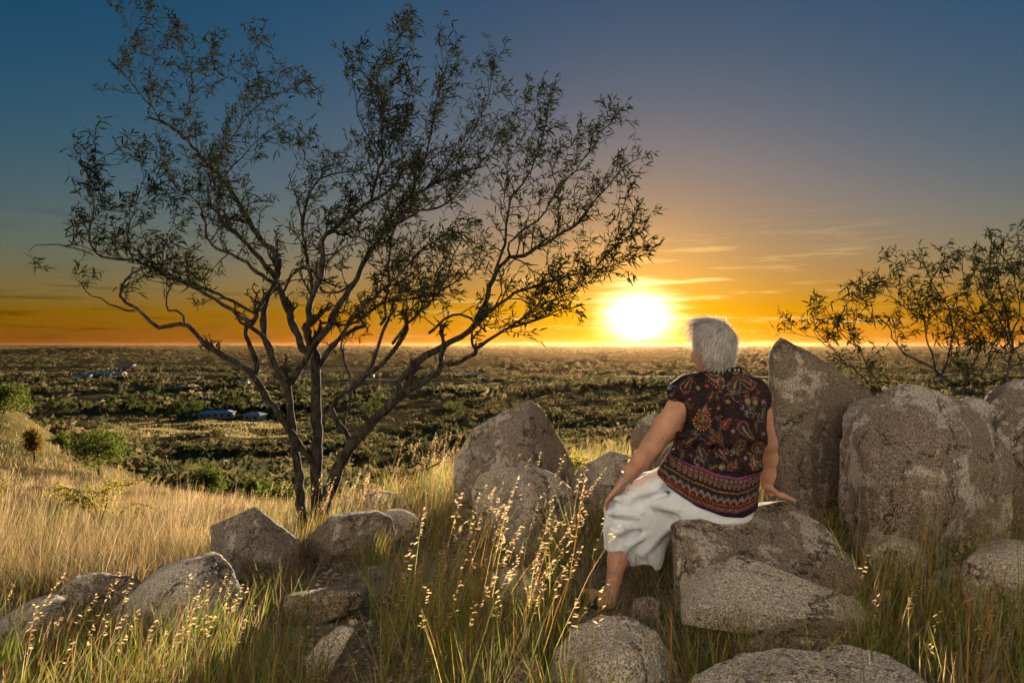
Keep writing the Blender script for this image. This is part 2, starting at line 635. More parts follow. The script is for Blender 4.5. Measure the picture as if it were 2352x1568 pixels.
# ------------------------------------------------------------------ boulders
def granite(name, coat=0.5, pale=1.0, coat_col=(0.105, 0.078, 0.056), grain=150.0, lichen=0.25, rust=0.2):
    m = MT(name)
    v = m.coord('Object')
    g1 = m.noise(grain, 2, 0.8, v)
    p = pale
    base = m.ramp(g1, [(0.335, (0.035 * p, 0.033 * p, 0.031 * p)), (0.415, (0.27 * p, 0.25 * p, 0.222 * p)), (0.52, (0.49 * p, 0.45 * p, 0.395 * p)), (0.64, (0.70 * p, 0.66 * p, 0.63 * p))])
    big = m.noise(2.4, 3, 0.65, v, dist=0.6)
    mid = m.noise(17.0, 4, 0.7, v)
    cmask = m.maprange(m.math('ADD', big, m.math('MULTIPLY', m.math('SUBTRACT', mid, 0.5), 0.55)), 0.685 - 0.36 * coat, 0.735 - 0.36 * coat)
    cc = m.ramp(g1, [(0.36, tuple(x * 0.4 for x in coat_col)), (0.5, coat_col), (0.66, tuple(min(x * 2.8, 0.5) for x in coat_col))])
    c = m.mix(m.math('MULTIPLY', cmask, 0.84), base, cc)
    big2 = m.noise(5.0, 4, 0.7, v, out='Color')
    sp = m.n('ShaderNodeSeparateColor', {0: big2})
    c = m.mix(m.math('MULTIPLY', m.maprange(sp.outputs[1], 0.66 - 0.16 * lichen, 0.69 - 0.16 * lichen), 0.7), c, (0.36, 0.37, 0.32))
    c = m.mix(m.math('MULTIPLY', m.maprange(sp.outputs[2], 0.64 - 0.12 * rust, 0.78 - 0.12 * rust), 0.55), c, (0.30, 0.135, 0.055))
    fine = m.noise(62.0, 3, 0.75, v)
    h = m.math('ADD', m.math('MULTIPLY', mid, 0.9), m.math('ADD', m.math('MULTIPLY', g1, 0.3), m.math('MULTIPLY', fine, 0.7)))
    c = m.mix(m.math('MULTIPLY', m.maprange(fine, 0.47, 0.36), 0.55), c, (0.06, 0.05, 0.042))
    # a few hairline cracks
    vo = m.n('ShaderNodeTexVoronoi', {'Scale': 2.3, 'Vector': m.n('ShaderNodeVectorMath', {0: v, 1: m.n('ShaderNodeVectorMath', {0: big2, 'Scale': 0.35}, operation='SCALE').outputs[0]}, operation='ADD').outputs[0]}, feature='DISTANCE_TO_EDGE').outputs['Distance']
    ck = m.math('MULTIPLY', m.maprange(vo, 0.024, 0.006), m.maprange(sp.outputs[0], 0.47, 0.51))
    c = m.mix(m.math('MULTIPLY', ck, 0.75), c, (0.05, 0.04, 0.03))
    h = m.math('SUBTRACT', h, m.math('MULTIPLY', ck, 0.6))
    rnd = m.n('ShaderNodeObjectInfo').outputs['Random']
    c = m.mix(1.0, c, m.ramp(rnd, [(0.0, (0.90, 0.86, 0.80)), (0.35, (1.0, 0.95, 0.87)), (0.7, (0.92, 0.92, 0.93)), (1.0, (1.12, 1.06, 0.98))]), 'MULTIPLY')
    return m.principled(c, 0.95, 0.12, m.bump(h, 1.0, 0.03))


GR_BROWN = granite('granite_brown_weathered', 0.80, 1.08, (0.165, 0.132, 0.104))
GR_DARK = granite('granite_dark_weathered', 0.86, 1.05, (0.145, 0.122, 0.101), lichen=0.35)
GR_GREY = granite('granite_grey', 0.5, 1.12, (0.235, 0.208, 0.178), lichen=0.5)
GR_PALE = granite('granite_pale_fresh', 0.10, 1.27, (0.28, 0.25, 0.205), lichen=0.25, rust=0.15)
GR_WARM = granite('granite_warm', 0.55, 1.0, (0.24, 0.195, 0.15), lichen=0.3, rust=0.5)
_ico = {}


def ico(n):
    if n not in _ico:
        bm = bmesh.new()
        bmesh.ops.create_icosphere(bm, subdivisions=n, radius=1.0)
        v = np.array([q.co[:] for q in bm.verts])
        f = np.array([[q.index for q in t.verts] for t in bm.faces])
        bm.free()
        _ico[n] = (v / np.linalg.norm(v, axis=1)[:, None], f)
    return _ico[n]


def hull_planes(pts, c, merge=0.985):
    bm = bmesh.new()
    for p in pts:
        bm.verts.new(p)
    bmesh.ops.convex_hull(bm, input=bm.verts)
    pl = []
    for f in bm.faces:
        f.normal_update()
        n = np.array(f.normal[:])
        if np.linalg.norm(n) < 0.5:
            continue
        h = float(n @ (np.array(f.verts[0].co[:]) - c))
        if h < 0:
            n, h = -n, -h
        pl.append((n, max(h, 1e-3), f.calc_area()))
    bm.free()
    pl.sort(key=lambda t: -t[2])
    keep = []
    for n, h, a in pl:
        if a < 1e-5:
            continue
        if all(n @ k[0] < merge for k in keep):
            keep.append((n, h))
    return np.array([k[0] for k in keep]), np.array([k[1] for k in keep])


ROCKS = []          # (centre x, y, radius) footprints that keep grass out


def rock(label, ring, Y, depth, front=(), mat=None, name='boulder', sub=6, sharp=22, rough=1.0, seed=0, sink=0.10, group=None, extra=(), backscale=0.8, cat='rock', chips=9, foot=True, lift=0.38):
    """ring: outline seen from the camera (px, py) at distance Y; front: (px, py, metres nearer); the back is a smaller ring depth metres on"""
    P = [np.array(W(q[0], q[1], q[2] if len(q) > 2 else Y)) for q in ring]
    mid = np.mean(P, 0)
    pts = list(P)
    for px, py, d in front:
        pts.append(np.array(W(px, py, Y - d)))
    mc = np.mean([q[:2] for q in ring], 0)
    for q in (ring if depth > 0 else []):
        k = mc + (np.array(q[:2]) - mc) * backscale
        w3 = np.array(W(k[0], k[1], Y + depth))
        w3[2] += lift * (W(k[0], k[1], Y)[2] - w3[2])        # part of the top stays level towards the back
        pts.append(w3)
    for e in extra:
        pts.append(np.array(e, float))
    pts = np.array(pts)
    lowest = pts[:, 2].min()
    # foot: carry the lower outline down into the soil
    low = pts[pts[:, 2] < lowest + 0.35 * (pts[:, 2].max() - lowest)]
    if foot:
        ft = low.copy()
        ft[:, 2] = np.minimum(ft[:, 2], ground_z(ft[:, 0], ft[:, 1])) - sink
        pts = np.vstack([pts, ft])
    c = (pts.min(0) + pts.max(0)) / 2
    c = 0.5 * c + 0.5 * pts.mean(0)
    n, h = hull_planes(pts, c, 0.94 if sharp >= 20 else 0.98)
    rg = np.random.default_rng(900 + seed)
    # knocked-off corners: extra planes set a little inside the outline
    cd = rg.normal(size=(chips, 3))
    cd /= np.linalg.norm(cd, axis=1)[:, None]
    sup = np.max((pts - c) @ cd.T, 0)
    n = np.vstack([n, cd])
    h = np.r_[h, sup * rg.uniform(0.86, 0.95, chips)]
    d, f = ico(sub)
    nd = d @ n.T
    pw = sharp * 4.5
    inv = np.where(nd > 0.02, nd / h, 1e-6)
    mx = inv.max(1)
    r = 1.0 / (mx * ((inv / mx[:, None]) ** pw).sum(1) ** (1.0 / pw))
    size = float(np.median(r))
    v = d * r[:, None]
    o = np.array([seed * 7.13, seed * 3.7, seed * 1.9])
    s = size
    disp = 0.050 * s * fbm(v / (0.8 * s) + o, 2) + 0.030 * s * fbm(v / (0.25 * s) + o, 3)
    rid = 1 - np.abs(fbm(v / (0.6 * s) + o + 31, 2)) * 2.2
    disp -= 0.16 * s * np.clip(rid - 0.86, 0, 1)
    k1 = fbm(v / 0.11 + o + 5, 3)
    disp += 0.014 * np.abs(k1) + 0.007 * fbm(v / 0.03 + o, 2)
    v = v + d * (disp * (0.35 + 0.65 * rough))[:, None]
    me = mesh_from('rock_mesh', v, f)
    ob = obj(name, me, mat or GR_BROWN)
    ob.location = c
    tag(ob, label, cat, group)
    w_ = v + c
    ROCKS.append((c[0], c[1], float(np.ptp(w_[:, 0])) * 0.5, float(np.ptp(w_[:, 1])) * 0.5))
    return ob


B = 'granite boulders on the hilltop'
seat_rock = rock('broad brown granite slab the person is sitting on', [(1548, 1204, 3.02), (1560, 1196, 3.25), (1600, 1172, 3.5), (1745, 1153, 3.5), (1815, 1148, 3.42), (1885, 1196, 3.3), (1985, 1330, 2.95), (1988, 1378, 2.85), (1800, 1345, 2.76), (1655, 1300, 2.80), (1553, 1318, 2.93)], 3.10, 0,
     mat=GR_BROWN, sub=7, seed=1, sharp=30, rough=0.3, group=B, chips=3)
rock('pale freshly broken granite slab lying in front of the seat rock', [(1556, 1330, 2.74), (1640, 1295, 2.78), (1716, 1274, 2.80), (1795, 1302, 2.78), (1985, 1388, 2.66), (2003, 1420, 2.58), (1940, 1425, 2.45), (1860, 1412, 2.44), (1700, 1402, 2.46), (1556, 1397, 2.50),
     (1560, 1430, 2.52), (1720, 1456, 2.50), (1980, 1474, 2.56), (1900, 1440, 2.78), (1600, 1400, 2.82)], 2.6, 0, mat=GR_PALE, sub=7, seed=2, sharp=34, rough=0.25, chips=4, foot=False, group=B)
rock('round weathered boulder in grass at bottom centre with layered top', [(1250, 1570), (1268, 1505), (1310, 1445), (1370, 1414), (1440, 1414), (1500, 1442), (1546, 1505), (1575, 1575), (1400, 1640)], 2.25, 0.35,
     front=[(1330, 1510, .20), (1450, 1500, .22), (1380, 1610, .3), (1500, 1600, .24)], mat=GR_GREY, sub=7, seed=3, sharp=12, rough=0.6, group=B, chips=5, lift=0.0)
rock('low pale boulder with bluish top cut by the bottom edge', [(1572, 1580, 1.90), (1610, 1543, 1.98), (1700, 1503, 2.09), (1790, 1489, 2.13), (1880, 1494, 2.11), (1925, 1545, 1.98), (1905, 1600, 1.86), (1760, 1625, 1.80), (1640, 1615, 1.82)], 1.95, 0, mat=GR_GREY, sub=7, seed=4, sharp=30, rough=0.35, chips=3, group=B)
rock('long pale grey slab behind the low pale boulder', [(1862, 1508, 2.20), (1935, 1494, 2.24), (2030, 1510, 2.18), (2110, 1550, 2.06), (2172, 1600, 1.94), (2060, 1650, 1.84), (1930, 1610, 1.93), (1880, 1560, 2.03)], 2.1, 0, mat=GR_PALE, sub=7, seed=5, sharp=30, rough=0.35, chips=3, group=B)
rock('thin brown stone wedged under the pale slab', [(1690, 1490), (1720, 1472), (1800, 1464), (1960, 1474), (1985, 1500), (1900, 1520), (1700, 1515)], 2.40, 0.34, mat=GR_BROWN, seed=6, sharp=20, rough=0.5, group=B)
rock('tall pointed brown boulder standing to the right of the person', [(1776, 800), (1793, 781), (1812, 788), (1850, 822), (1930, 858), (1990, 905), (1985, 1010), (1940, 1150), (1850, 1230), (1775, 1200), (1762, 1090), (1764, 920)], 4.62, 0.75,
     front=[(1800, 960, .16), (1835, 850, .06), (1865, 1050, .22), (1800, 1180, .25), (1900, 1180, .22)], mat=GR_DARK, sub=7, seed=7, sharp=26, rough=0.35, chips=2, backscale=0.72, group=B)
rock('huge rounded granite boulder at right with whitish streak on its shoulder', [(1922, 1180), (1918, 1080), (1932, 1000), (1962, 950), (2010, 905), (2070, 880), (2130, 886), (2210, 915), (2270, 960), (2315, 1040), (2325, 1140), (2318, 1230), (2100, 1262), (1960, 1235)], 3.95, 0.85,
     front=[(2000, 1060, .28), (2100, 960, .20), (2190, 1010, .30), (2130, 1150, .42), (2240, 1150, .3), (2030, 1200, .3)], mat=GR_BROWN, sub=7, seed=8, sharp=13, rough=0.5, group=B)
rock('small shoulder of brown rock between the pointed and huge rounded boulders', [(1935, 960), (1950, 925), (1990, 908), (2030, 905), (2040, 980), (2000, 1080), (1940, 1060)], 4.35, 0.35, mat=GR_WARM, seed=9, sharp=14, rough=0.7, group=B)
rock('low pale rock edge peeping over right side of the rounded boulder', [(2170, 930), (2215, 908), (2260, 915), (2300, 955), (2320, 1010), (2250, 1080), (2190, 1040)], 4.75, 0.4, mat=GR_PALE, seed=10, sharp=14, rough=0.6, group=B)
rock('dark boulder cut by the right edge behind the sapling', [(2262, 905), (2290, 875), (2345, 868), (2420, 880), (2480, 950), (2470, 1080), (2300, 1090), (2268, 1000)], 5.3, 0.7, mat=GR_DARK, seed=11, sharp=14, rough=0.8, group=B)
rock('grey brown boulder at right edge below the dark boulder', [(2285, 990), (2310, 945), (2352, 930), (2430, 950), (2480, 1060), (2470, 1210), (2330, 1220), (2290, 1120)], 4.5, 0.6, mat=GR_DARK, seed=12, sharp=14, rough=0.7, group=B)
rock('round pale boulder in tall grass at lower right edge', [(2190, 1330), (2215, 1285), (2270, 1248), (2340, 1244), (2430, 1270), (2480, 1360), (2470, 1470), (2280, 1480), (2205, 1420)], 2.85, 0.5,
     front=[(2260, 1340, .15), (2360, 1330, .2)], mat=GR_PALE, sub=6, seed=13, sharp=12, rough=0.7, group=B)
rock('small grey rock left of the round pale boulder at right edge', [(2132, 1345), (2160, 1315), (2205, 1310), (2235, 1350), (2230, 1400), (2150, 1400)], 3.0, 0.3, mat=GR_GREY, seed=14, sharp=14, group=B)
rock('low dark stone in the shade under the huge rounded boulder', [(1990, 1270), (2040, 1240), (2110, 1250), (2130, 1300), (2080, 1340), (2010, 1320)], 3.25, 0.35, mat=GR_GREY, seed=15, sharp=14, group=B)
rock('fist sized stone beside the right corner of the seat rock', [(1990, 1385), (2003, 1362), (2030, 1352), (2048, 1372), (2045, 1400), (2005, 1408)], 2.8, 0.12, mat=GR_WARM, seed=16, sharp=12, sub=5, group=B)
rock('tall peaked brown boulder left of the person', [(1043, 1110), (1062, 1025), (1085, 985), (1130, 960), (1196, 922), (1222, 918), (1240, 930), (1262, 975), (1310, 1050), (1322, 1085), (1310, 1140), (1100, 1175)], 5.45, 0.85,
     front=[(1150, 1000, .15), (1215, 960, .20), (1225, 1040, .30), (1130, 1120, .32), (1250, 1110, .22)], mat=GR_BROWN, sub=7, seed=17, sharp=26, rough=0.35, chips=2, backscale=0.74, group=B)
rock('sharp ridged pale boulder in front of the tall peaked one', [(1128, 1215), (1150, 1145), (1175, 1095), (1204, 1066), (1236, 1072), (1280, 1092), (1318, 1130), (1330, 1200), (1310, 1260), (1180, 1265)], 4.45, 0.55,
     front=[(1204, 1090, .12), (1215, 1170, .26), (1195, 1245, .26), (1280, 1240, .16)], mat=GR_WARM, sub=6, seed=18, sharp=26, rough=0.35, chips=2, group=B)
rock('low pale rock leaning on the foot of the peaked boulder', [(1082, 1130), (1100, 1092), (1140, 1076), (1185, 1072), (1200, 1100), (1190, 1180), (1110, 1190)], 4.85, 0.35, mat=GR_PALE, seed=19, sharp=14, rough=0.7, group=B)
rock('broad layered rock just left of the person behind the knee', [(1308, 1130), (1322, 1082), (1360, 1058), (1405, 1036), (1440, 1045), (1480, 1075), (1490, 1160), (1400, 1185), (1320, 1180)], 5.0, 0.55,
     front=[(1370, 1110, .12), (1430, 1110, .14)], mat=GR_GREY, seed=20, sharp=16, rough=0.8, group=B)
rock('upright brown rock showing behind the left arm of the person', [(1450, 1040), (1452, 990), (1470, 962), (1500, 948), (1540, 960), (1570, 1030), (1560, 1110), (1460, 1110)], 5.7, 0.5, mat=GR_BROWN, seed=21, sharp=16, group=B)
rock('angular dark boulder left of the tree foot with pale left face', [(486, 1265), (492, 1205), (520, 1196), (560, 1180), (585, 1166), (620, 1190), (665, 1225), (690, 1262), (680, 1310), (600, 1330), (500, 1320)], 4.35, 0.5,
     front=[(585, 1200, .10), (565, 1280, .20), (650, 1280, .12)], mat=GR_DARK, sub=6, seed=22, sharp=28, rough=0.35, chips=2, group=B)
rock('flat topped brown boulder right of the tree foot', [(700, 1240), (740, 1205), (800, 1182), (872, 1174), (902, 1190), (910, 1235), (890, 1280), (790, 1300), (705, 1290)], 4.75, 0.55,
     front=[(870, 1190, .12), (820, 1240, .18), (760, 1280, .18)], mat=GR_BROWN, sub=6, seed=23, sharp=26, rough=0.35, chips=2, group=B)
rock('low pale stone behind the flat topped brown boulder', [(868, 1190), (890, 1172), (930, 1174), (965, 1190), (968, 1215), (900, 1225)], 5.3, 0.3, mat=GR_PALE, seed=24, sharp=14, group=B, sub=5)
rock('grey rock half sunk in grass right of the trunks', [(808, 1165), (830, 1138), (880, 1128), (925, 1136), (940, 1165), (900, 1190), (820, 1190)], 6.6, 0.4, mat=GR_GREY, seed=25, sharp=14, group=B, sub=5)
rock('small white stone at the foot of the trunks', [(752, 1202), (760, 1192), (778, 1190), (790, 1198), (786, 1208), (760, 1210)], 5.6, 0.1, mat=GR_PALE, seed=26, sharp=12, group=B, sub=4)
rock('large lichened boulder in grass at lower left', [(215, 1480), (240, 1420), (330, 1345), (380, 1310), (440, 1285), (505, 1268), (540, 1300), (560, 1375), (545, 1460), (400, 1530), (260, 1540)], 3.35, 0.5,
     front=[(440, 1330, .12), (500, 1290, .08), (400, 1420, .26), (510, 1420, .16), (300, 1470, .2)], mat=GR_GREY, sub=7, seed=27, sharp=18, rough=0.65, group=B)
rock('dark low boulder behind the large lichened boulder', [(100, 1405), (125, 1365), (170, 1328), (225, 1320), (330, 1335), (350, 1400), (250, 1460), (120, 1460)], 3.75, 0.4, mat=GR_DARK, sub=6, seed=28, sharp=16, rough=0.8, group=B)
rock('pale lit boulder cut by the left edge', [(-60, 1470), (0, 1440), (70, 1392), (130, 1368), (166, 1385), (172, 1430), (150, 1480), (60, 1510), (-60, 1520)], 3.15, 0.35,
     front=[(100, 1420, .14), (40, 1470, .16)], mat=GR_WARM, sub=6, seed=29, sharp=16, rough=0.7, group=B)
rock('squat grey rock among seed heads below the ridged boulder', [(1112, 1385), (1120, 1330), (1160, 1310), (1225, 1315), (1252, 1345), (1248, 1395), (1180, 1420)], 3.25, 0.3,
     front=[(1170, 1350, .08), (1230, 1370, .08)], mat=GR_GREY, sub=6, seed=30, sharp=16, rough=0.7, group=B)
rock('long grey stone lying in the dirt track', [(700, 1520), (730, 1480), (790, 1440), (815, 1440), (800, 1470), (745, 1525)], 2.62, 0.12, mat=GR_PALE, seed=31, sharp=16, sub=5, sink=0.02, group=B)
rock('flat brown stone across the dirt track', [(640, 1385), (700, 1365), (800, 1352), (850, 1362), (840, 1385), (700, 1402)], 3.2, 0.2, mat=GR_BROWN, seed=32, sharp=16, sub=5, sink=0.02, group=B)
rock('small stone next to the sandal of the person', [(1448, 1405), (1455, 1382), (1490, 1374), (1515, 1385), (1512, 1412), (1470, 1420)], 2.95, 0.14, mat=GR_WARM, seed=33, sharp=14, sub=5, group=B)
rock('dark stone poking out of dirt at the bottom left of the round boulder', [(1170, 1560), (1190, 1520), (1225, 1512), (1245, 1540), (1240, 1590), (1180, 1600)], 2.15, 0.12, mat=GR_BROWN, seed=34, sharp=14, sub=5, group=B)
for k, (px, py, s, Y, lb, mt) in enumerate([
    (40, 1245, 34, 9.0, 'grey rock in dry grass near the left edge', GR_GREY), (90, 1262, 44, 8.4, 'dark flat rock in dry grass by the left edge', GR_DARK),
    (362, 1135, 9, 30.0, 'small white stone on the dry grass slope', GR_PALE), (420, 1112, 8, 36.0, 'brown stone near the crest of the dry grass slope', GR_BROWN),
    (210, 1205, 22, 12.0, 'half buried stone under the thorny shrub', GR_GREY), (880, 1150, 26, 9.0, 'pale rock on the slope right of the trunks', GR_PALE),
    (510, 1150, 12, 22.0, 'grey stone on the grass crest left of the trunks', GR_GREY), (1010, 1130, 30, 7.2, 'pale stone in grass left of the peaked boulder', GR_GREY)]):
    rock(lb, [(px - s, py + s * .3), (px - s * .6, py - s * .4), (px + s * .1, py - s * .6), (px + s * .8, py - s * .3), (px + s, py + s * .3), (px, py + s * .6)], Y, s / FPX * Y * 1.2, mat=mt, seed=40 + k, sharp=12, sub=5, group='stones on the grass slope')

# ------------------------------------------------------------------ the seated person
def Q(cx, cy, Y=3.2):
    """a point of the person, measured in an enlarged cut of the photograph, at distance Y"""
    return np.array(W(1320.7 + cx * 0.4759, 689.0 + cy * 0.4759, Y))


FACE = np.array([-0.48, 0.877, 0.0])          # where the face looks
SIDE = np.array([-0.877, -0.48, 0.0])         # towards the left ear
SKULL = Q(668, 218, 3.2)


def hand(F, wrist, palm, knuck_dir, across, normal, flen, curl, spread, thumb_side, k=0.006):
    """palm plus five fingers; knuck_dir: along the fingers, across: from little finger to index, normal: back of the hand"""
    kd, ac, nn = (np.array(v, float) / np.linalg.norm(v) for v in (knuck_dir, across, normal))
    wrist, palm = np.array(wrist), np.array(palm)
    for t in (-0.030, -0.010, 0.010, 0.030):
        F.capsule(wrist + ac * t * 0.45, palm + kd * 0.03 + ac * t, 0.015, 0.0125, 0.010)
    lens = [0.82, 1.0, 1.06, 0.95]
    for i, t in enumerate((-0.033, -0.011, 0.011, 0.033)):
        p = palm + kd * 0.035 + ac * t
        d = kd + ac * spread * (i - 1.5)
        d /= np.linalg.norm(d)
        a = 0.0
        L0 = flen * lens[i]
        r = 0.0098
        for seg, fr in enumerate((0.44, 0.32, 0.24)):
            a += curl[seg]
            dd = d * math.cos(a) - nn * math.sin(a)
            q = p + dd * L0 * fr
            F.capsule(p, q, r, r * 0.9, k)
            p, r = q, r * 0.9
    b = palm - kd * 0.02 + ac * thumb_side * 0.030
    m1 = b + (kd * 0.55 + ac * thumb_side * 0.8 - nn * 0.25) * 0.040
    m2 = m1 + (kd * 0.85 + ac * thumb_side * 0.35 - nn * 0.3) * 0.032
    F.capsule(b, m1, 0.0145, 0.011, 0.008)
    F.capsule(m1, m2, 0.011, 0.0088, k)


def torso_field(F, rows, grow=0.0, k=0.03, ex=2.35):
    """rows: (z, centre x, centre y, half width, half depth) from top to bottom"""
    rows = np.array(sorted(rows, key=lambda r: r[0]))
    mx = rows[:, 3].max() + 0.09
    sl, G = F._win((rows[:, 1].min() - mx, rows[:, 2].min() - 0.30, rows[0, 0] - 0.08), (rows[:, 1].max() + mx, rows[:, 2].max() + 0.30, rows[-1, 0] + 0.08))
    z = G[..., 2]
    cx, cy, a, b = (np.interp(z, rows[:, 0], rows[:, i]) for i in (1, 2, 3, 4))
    a, b = a + grow, b + grow
    q = (np.abs((G[..., 0] - cx) / a) ** ex + np.abs((G[..., 1] - cy) / b) ** ex) ** (1 / ex)
    d = (q - 1) * np.minimum(a, b) * 0.85
    d = np.maximum(d, z - rows[-1, 0] - grow)
    d = np.maximum(d, rows[0, 0] - z)
    F._join(sl, d.astype(np.float32), k)


def zrow(cy, Y=3.2):
    return Q(0, cy, Y)[2]


def xcol(cx, Y=3.2):
    return Q(cx, 0, Y)[0]


_S = 0.0009712
# cut row, centre column, half width (cut px), centre Y, half depth (m)
TORSO = [(322, 716, 66, 3.215, 0.060), (345, 712, 92, 3.215, 0.070), (370, 708, 140, 3.22, 0.080), (400, 704, 186, 3.225, 0.092), (440, 708, 200, 3.23, 0.108), (500, 728, 192, 3.23, 0.122),
         (600, 722, 200, 3.23, 0.138), (700, 702, 212, 3.235, 0.148), (760, 682, 220, 3.24, 0.155), (840, 655, 240, 3.245, 0.168), (920, 650, 240, 3.25, 0.172), (1000, 668, 216, 3.255, 0.170), (1075, 672, 190, 3.26, 0.16)]
TROWS = [(zrow(r), xcol(c), Y, hw * _S, hd) for r, c, hw, Y, hd in TORSO]


def build_person():
    # ---- body: one continuous skin
    h = 0.0062
    F = Field((0.33, 2.95, -1.30), (1.42, 3.98, 0.20), h)
    torso_field(F, [q[:3] + (q[3] * (0.90 if q[0] < zrow(800) else 1.0), q[4]) for q in TROWS[:-1]], -0.032, 0.02)
    up = np.array([0, 0, 1.0])
    F.ellipsoid(SKULL, (0.080, 0.094, 0.098), 0.02, rot=np.stack([-SIDE, FACE, up], 1))
    F.ellipsoid(SKULL + FACE * 0.035 - up * 0.052, (0.062, 0.062, 0.078), 0.03, rot=np.stack([-SIDE, FACE, up], 1))
    F.ellipsoid(SKULL + FACE * 0.075 - up * 0.108, (0.026, 0.022, 0.022), 0.03)
    F.capsule(SKULL + FACE * 0.100 - up * 0.012, SKULL + FACE * 0.118 - up * 0.046, 0.009, 0.013, 0.012)
    for sd in (1, -1):
        ce = SKULL + SIDE * sd * 0.030 + FACE * 0.092 - up * 0.016
        F.ellipsoid(ce, (0.016, 0.016, 0.012), 0.012, cut=True)
        F.ellipsoid(ce - FACE * 0.006, (0.0125, 0.0125, 0.0115), 0.004)
        F.capsule(SKULL + SIDE * sd * 0.015 + FACE * 0.098 + up * 0.010, SKULL + SIDE * sd * 0.046 + FACE * 0.080 + up * 0.006, 0.008, 0.008, 0.012)
        F.ellipsoid(SKULL + SIDE * sd * 0.040 + FACE * 0.070 - up * 0.050, (0.026, 0.024, 0.024), 0.02)
        F.ellipsoid(SKULL + SIDE * sd * 0.080 - FACE * 0.004 - up * 0.030, (0.011, 0.020, 0.033), 0.008, rot=np.stack([-SIDE, FACE, up], 1))
    F.capsule(SKULL + SIDE * 0.02 + FACE * 0.097 - up * 0.076, SKULL - SIDE * 0.02 + FACE * 0.097 - up * 0.076, 0.0075, 0.0075, 0.008)
    F.chain([(SKULL - up * 0.06 - FACE * 0.012, 0.060), (Q(694, 318, 3.205), 0.060), (Q(702, 380, 3.215), 0.070)], 0.025)
    # left arm, straight down to the knee
    wl = Q(246, 862, 3.285)
    F.chain([(Q(548, 455, 3.22), 0.060), (Q(505, 522, 3.215), 0.058), (Q(440, 615, 3.21), 0.056), (Q(372, 705, 3.215), 0.048), (Q(320, 775, 3.235), 0.045), (Q(276, 828, 3.262), 0.034), (wl, 0.027)], 0.02)
    F.ellipsoid(Q(470, 600, 3.235), (0.05, 0.05, 0.075), 0.03)
    F.ellipsoid(Q(378, 722, 3.185), (0.022, 0.022, 0.024), 0.02)
    F.capsule(wl, Q(222, 893, 3.305), 0.025, 0.022, 0.012)
    hand(F, wl, Q(205, 915, 3.312), (-0.62, 0.42, -0.66), (-0.42, -0.85, -0.1), (-0.55, -0.3, 0.75), 0.082, (0.25, 0.55, 0.4), 0.07, -1)
    # right arm, propped on the rock
    wr = Q(924, 893, 3.36)
    F.chain([(Q(862, 455, 3.25), 0.056), (Q(898, 560, 3.28), 0.050), (Q(926, 690, 3.32), 0.047), (Q(934, 760, 3.34), 0.042), (Q(932, 840, 3.355), 0.034), (wr, 0.027)], 0.02)
    hand(F, wr, Q(950, 934, 3.36), (0.95, 0.05, -0.16), (0.05, 1.0, 0.0), (0.12, 0.0, 1.0), 0.082, (0.05, 0.12, 0.10), 0.16, 1)
    # legs
    F.chain([(Q(600, 985, 3.28), 0.075), (Q(215, 1005, 3.40), 0.058), (Q(205, 1100, 3.38), 0.056), (Q(206, 1190, 3.36), 0.049), (Q(203, 1260, 3.29), 0.046), (Q(188, 1350, 3.20), 0.033), (Q(178, 1400, 3.15), 0.029), (Q(168, 1440, 3.12), 0.032)], 0.02)
    heel = Q(160, 1462, 3.10)
    F.chain([(heel, 0.030), (heel + np.array([-0.060, 0.090, -0.004]), 0.032), (heel + np.array([-0.100, 0.150, -0.010]), 0.027)], 0.02)
    for i in range(5):
        s = np.array([0.83, 0.55, 0]) * (i - 2) * 0.017
        a = heel + np.array([-0.100, 0.150, -0.014]) + s
        F.capsule(a, a + np.array([-0.024, 0.036, -0.004]) * (1.15 - 0.09 * abs(i - 3)), 0.010 + (0.003 if i == 4 else 0), 0.0085, 0.006)
    F.chain([(Q(700, 990, 3.32), 0.10), (np.array([0.66, 3.74, -0.80]), 0.062), (np.array([0.655, 3.75, -1.0]), 0.05), (np.array([0.66, 3.74, -1.17]), 0.032)], 0.02)
    h2 = np.array([0.66, 3.735, -1.205])
    F.chain([(h2, 0.030), (h2 + np.array([-0.06, 0.09, -0.004]), 0.032), (h2 + np.array([-0.10, 0.15, -0.010]), 0.026)], 0.02)
    v, f = F.mesh()
    # skin tone, lips and eyes
    tone = fbm(v * 30, 3) * 0.5 + fbm(v * 9 + 5, 2)
    c = np.array([0.42, 0.225, 0.145]) * (1 + 0.22 * tone[:, None])
    spots = fbm(v * 75 + 9, 2)
    c = c * np.where(spots > 0.38, 0.72, 1.0)[:, None]
    lip = np.linalg.norm((v - (SKULL + FACE * 0.100 - up * 0.076)) * (0.6, 0.6, 1.6), axis=1) < 0.014
    c[lip] = (0.33, 0.12, 0.10)
    for sd in (1, -1):
        e = np.linalg.norm(v - (SKULL + SIDE * sd * 0.030 + FACE * 0.098 - up * 0.016), axis=1)
        c[e < 0.0085] = (0.55, 0.52, 0.48)
        c[e < 0.0045] = (0.05, 0.05, 0.06)
    m = MT('skin')
    vv = m.coord('Object')
    # fine slack wrinkles round the elbow and on the forearm
    wv = m.n('ShaderNodeTexWave', {'Scale': 34.0, 'Distortion': 6.0, 'Detail': 3.0, 'Detail Scale': 1.6, 'Vector': vv}, bands_direction='Z').outputs['Fac']
    hgt = m.math('ADD', m.math('MULTIPLY', wv, 0.5), m.noise(120.0, 3, 0.6, vv))
    skin = m.principled(m.attr(), 0.55, 0.35, m.bump(hgt, 0.3, 0.006))
    person = obj('person', mesh_from('body', v, f, cols=np.clip(c, 0.01, 1)), skin)
    tag(person, 'white haired person in black paisley top and pale trousers sitting on a rock', 'person')

    # ---- trousers
    F = Field((0.36, 2.98, -1.16), (1.24, 3.95, -0.55), 0.0056)
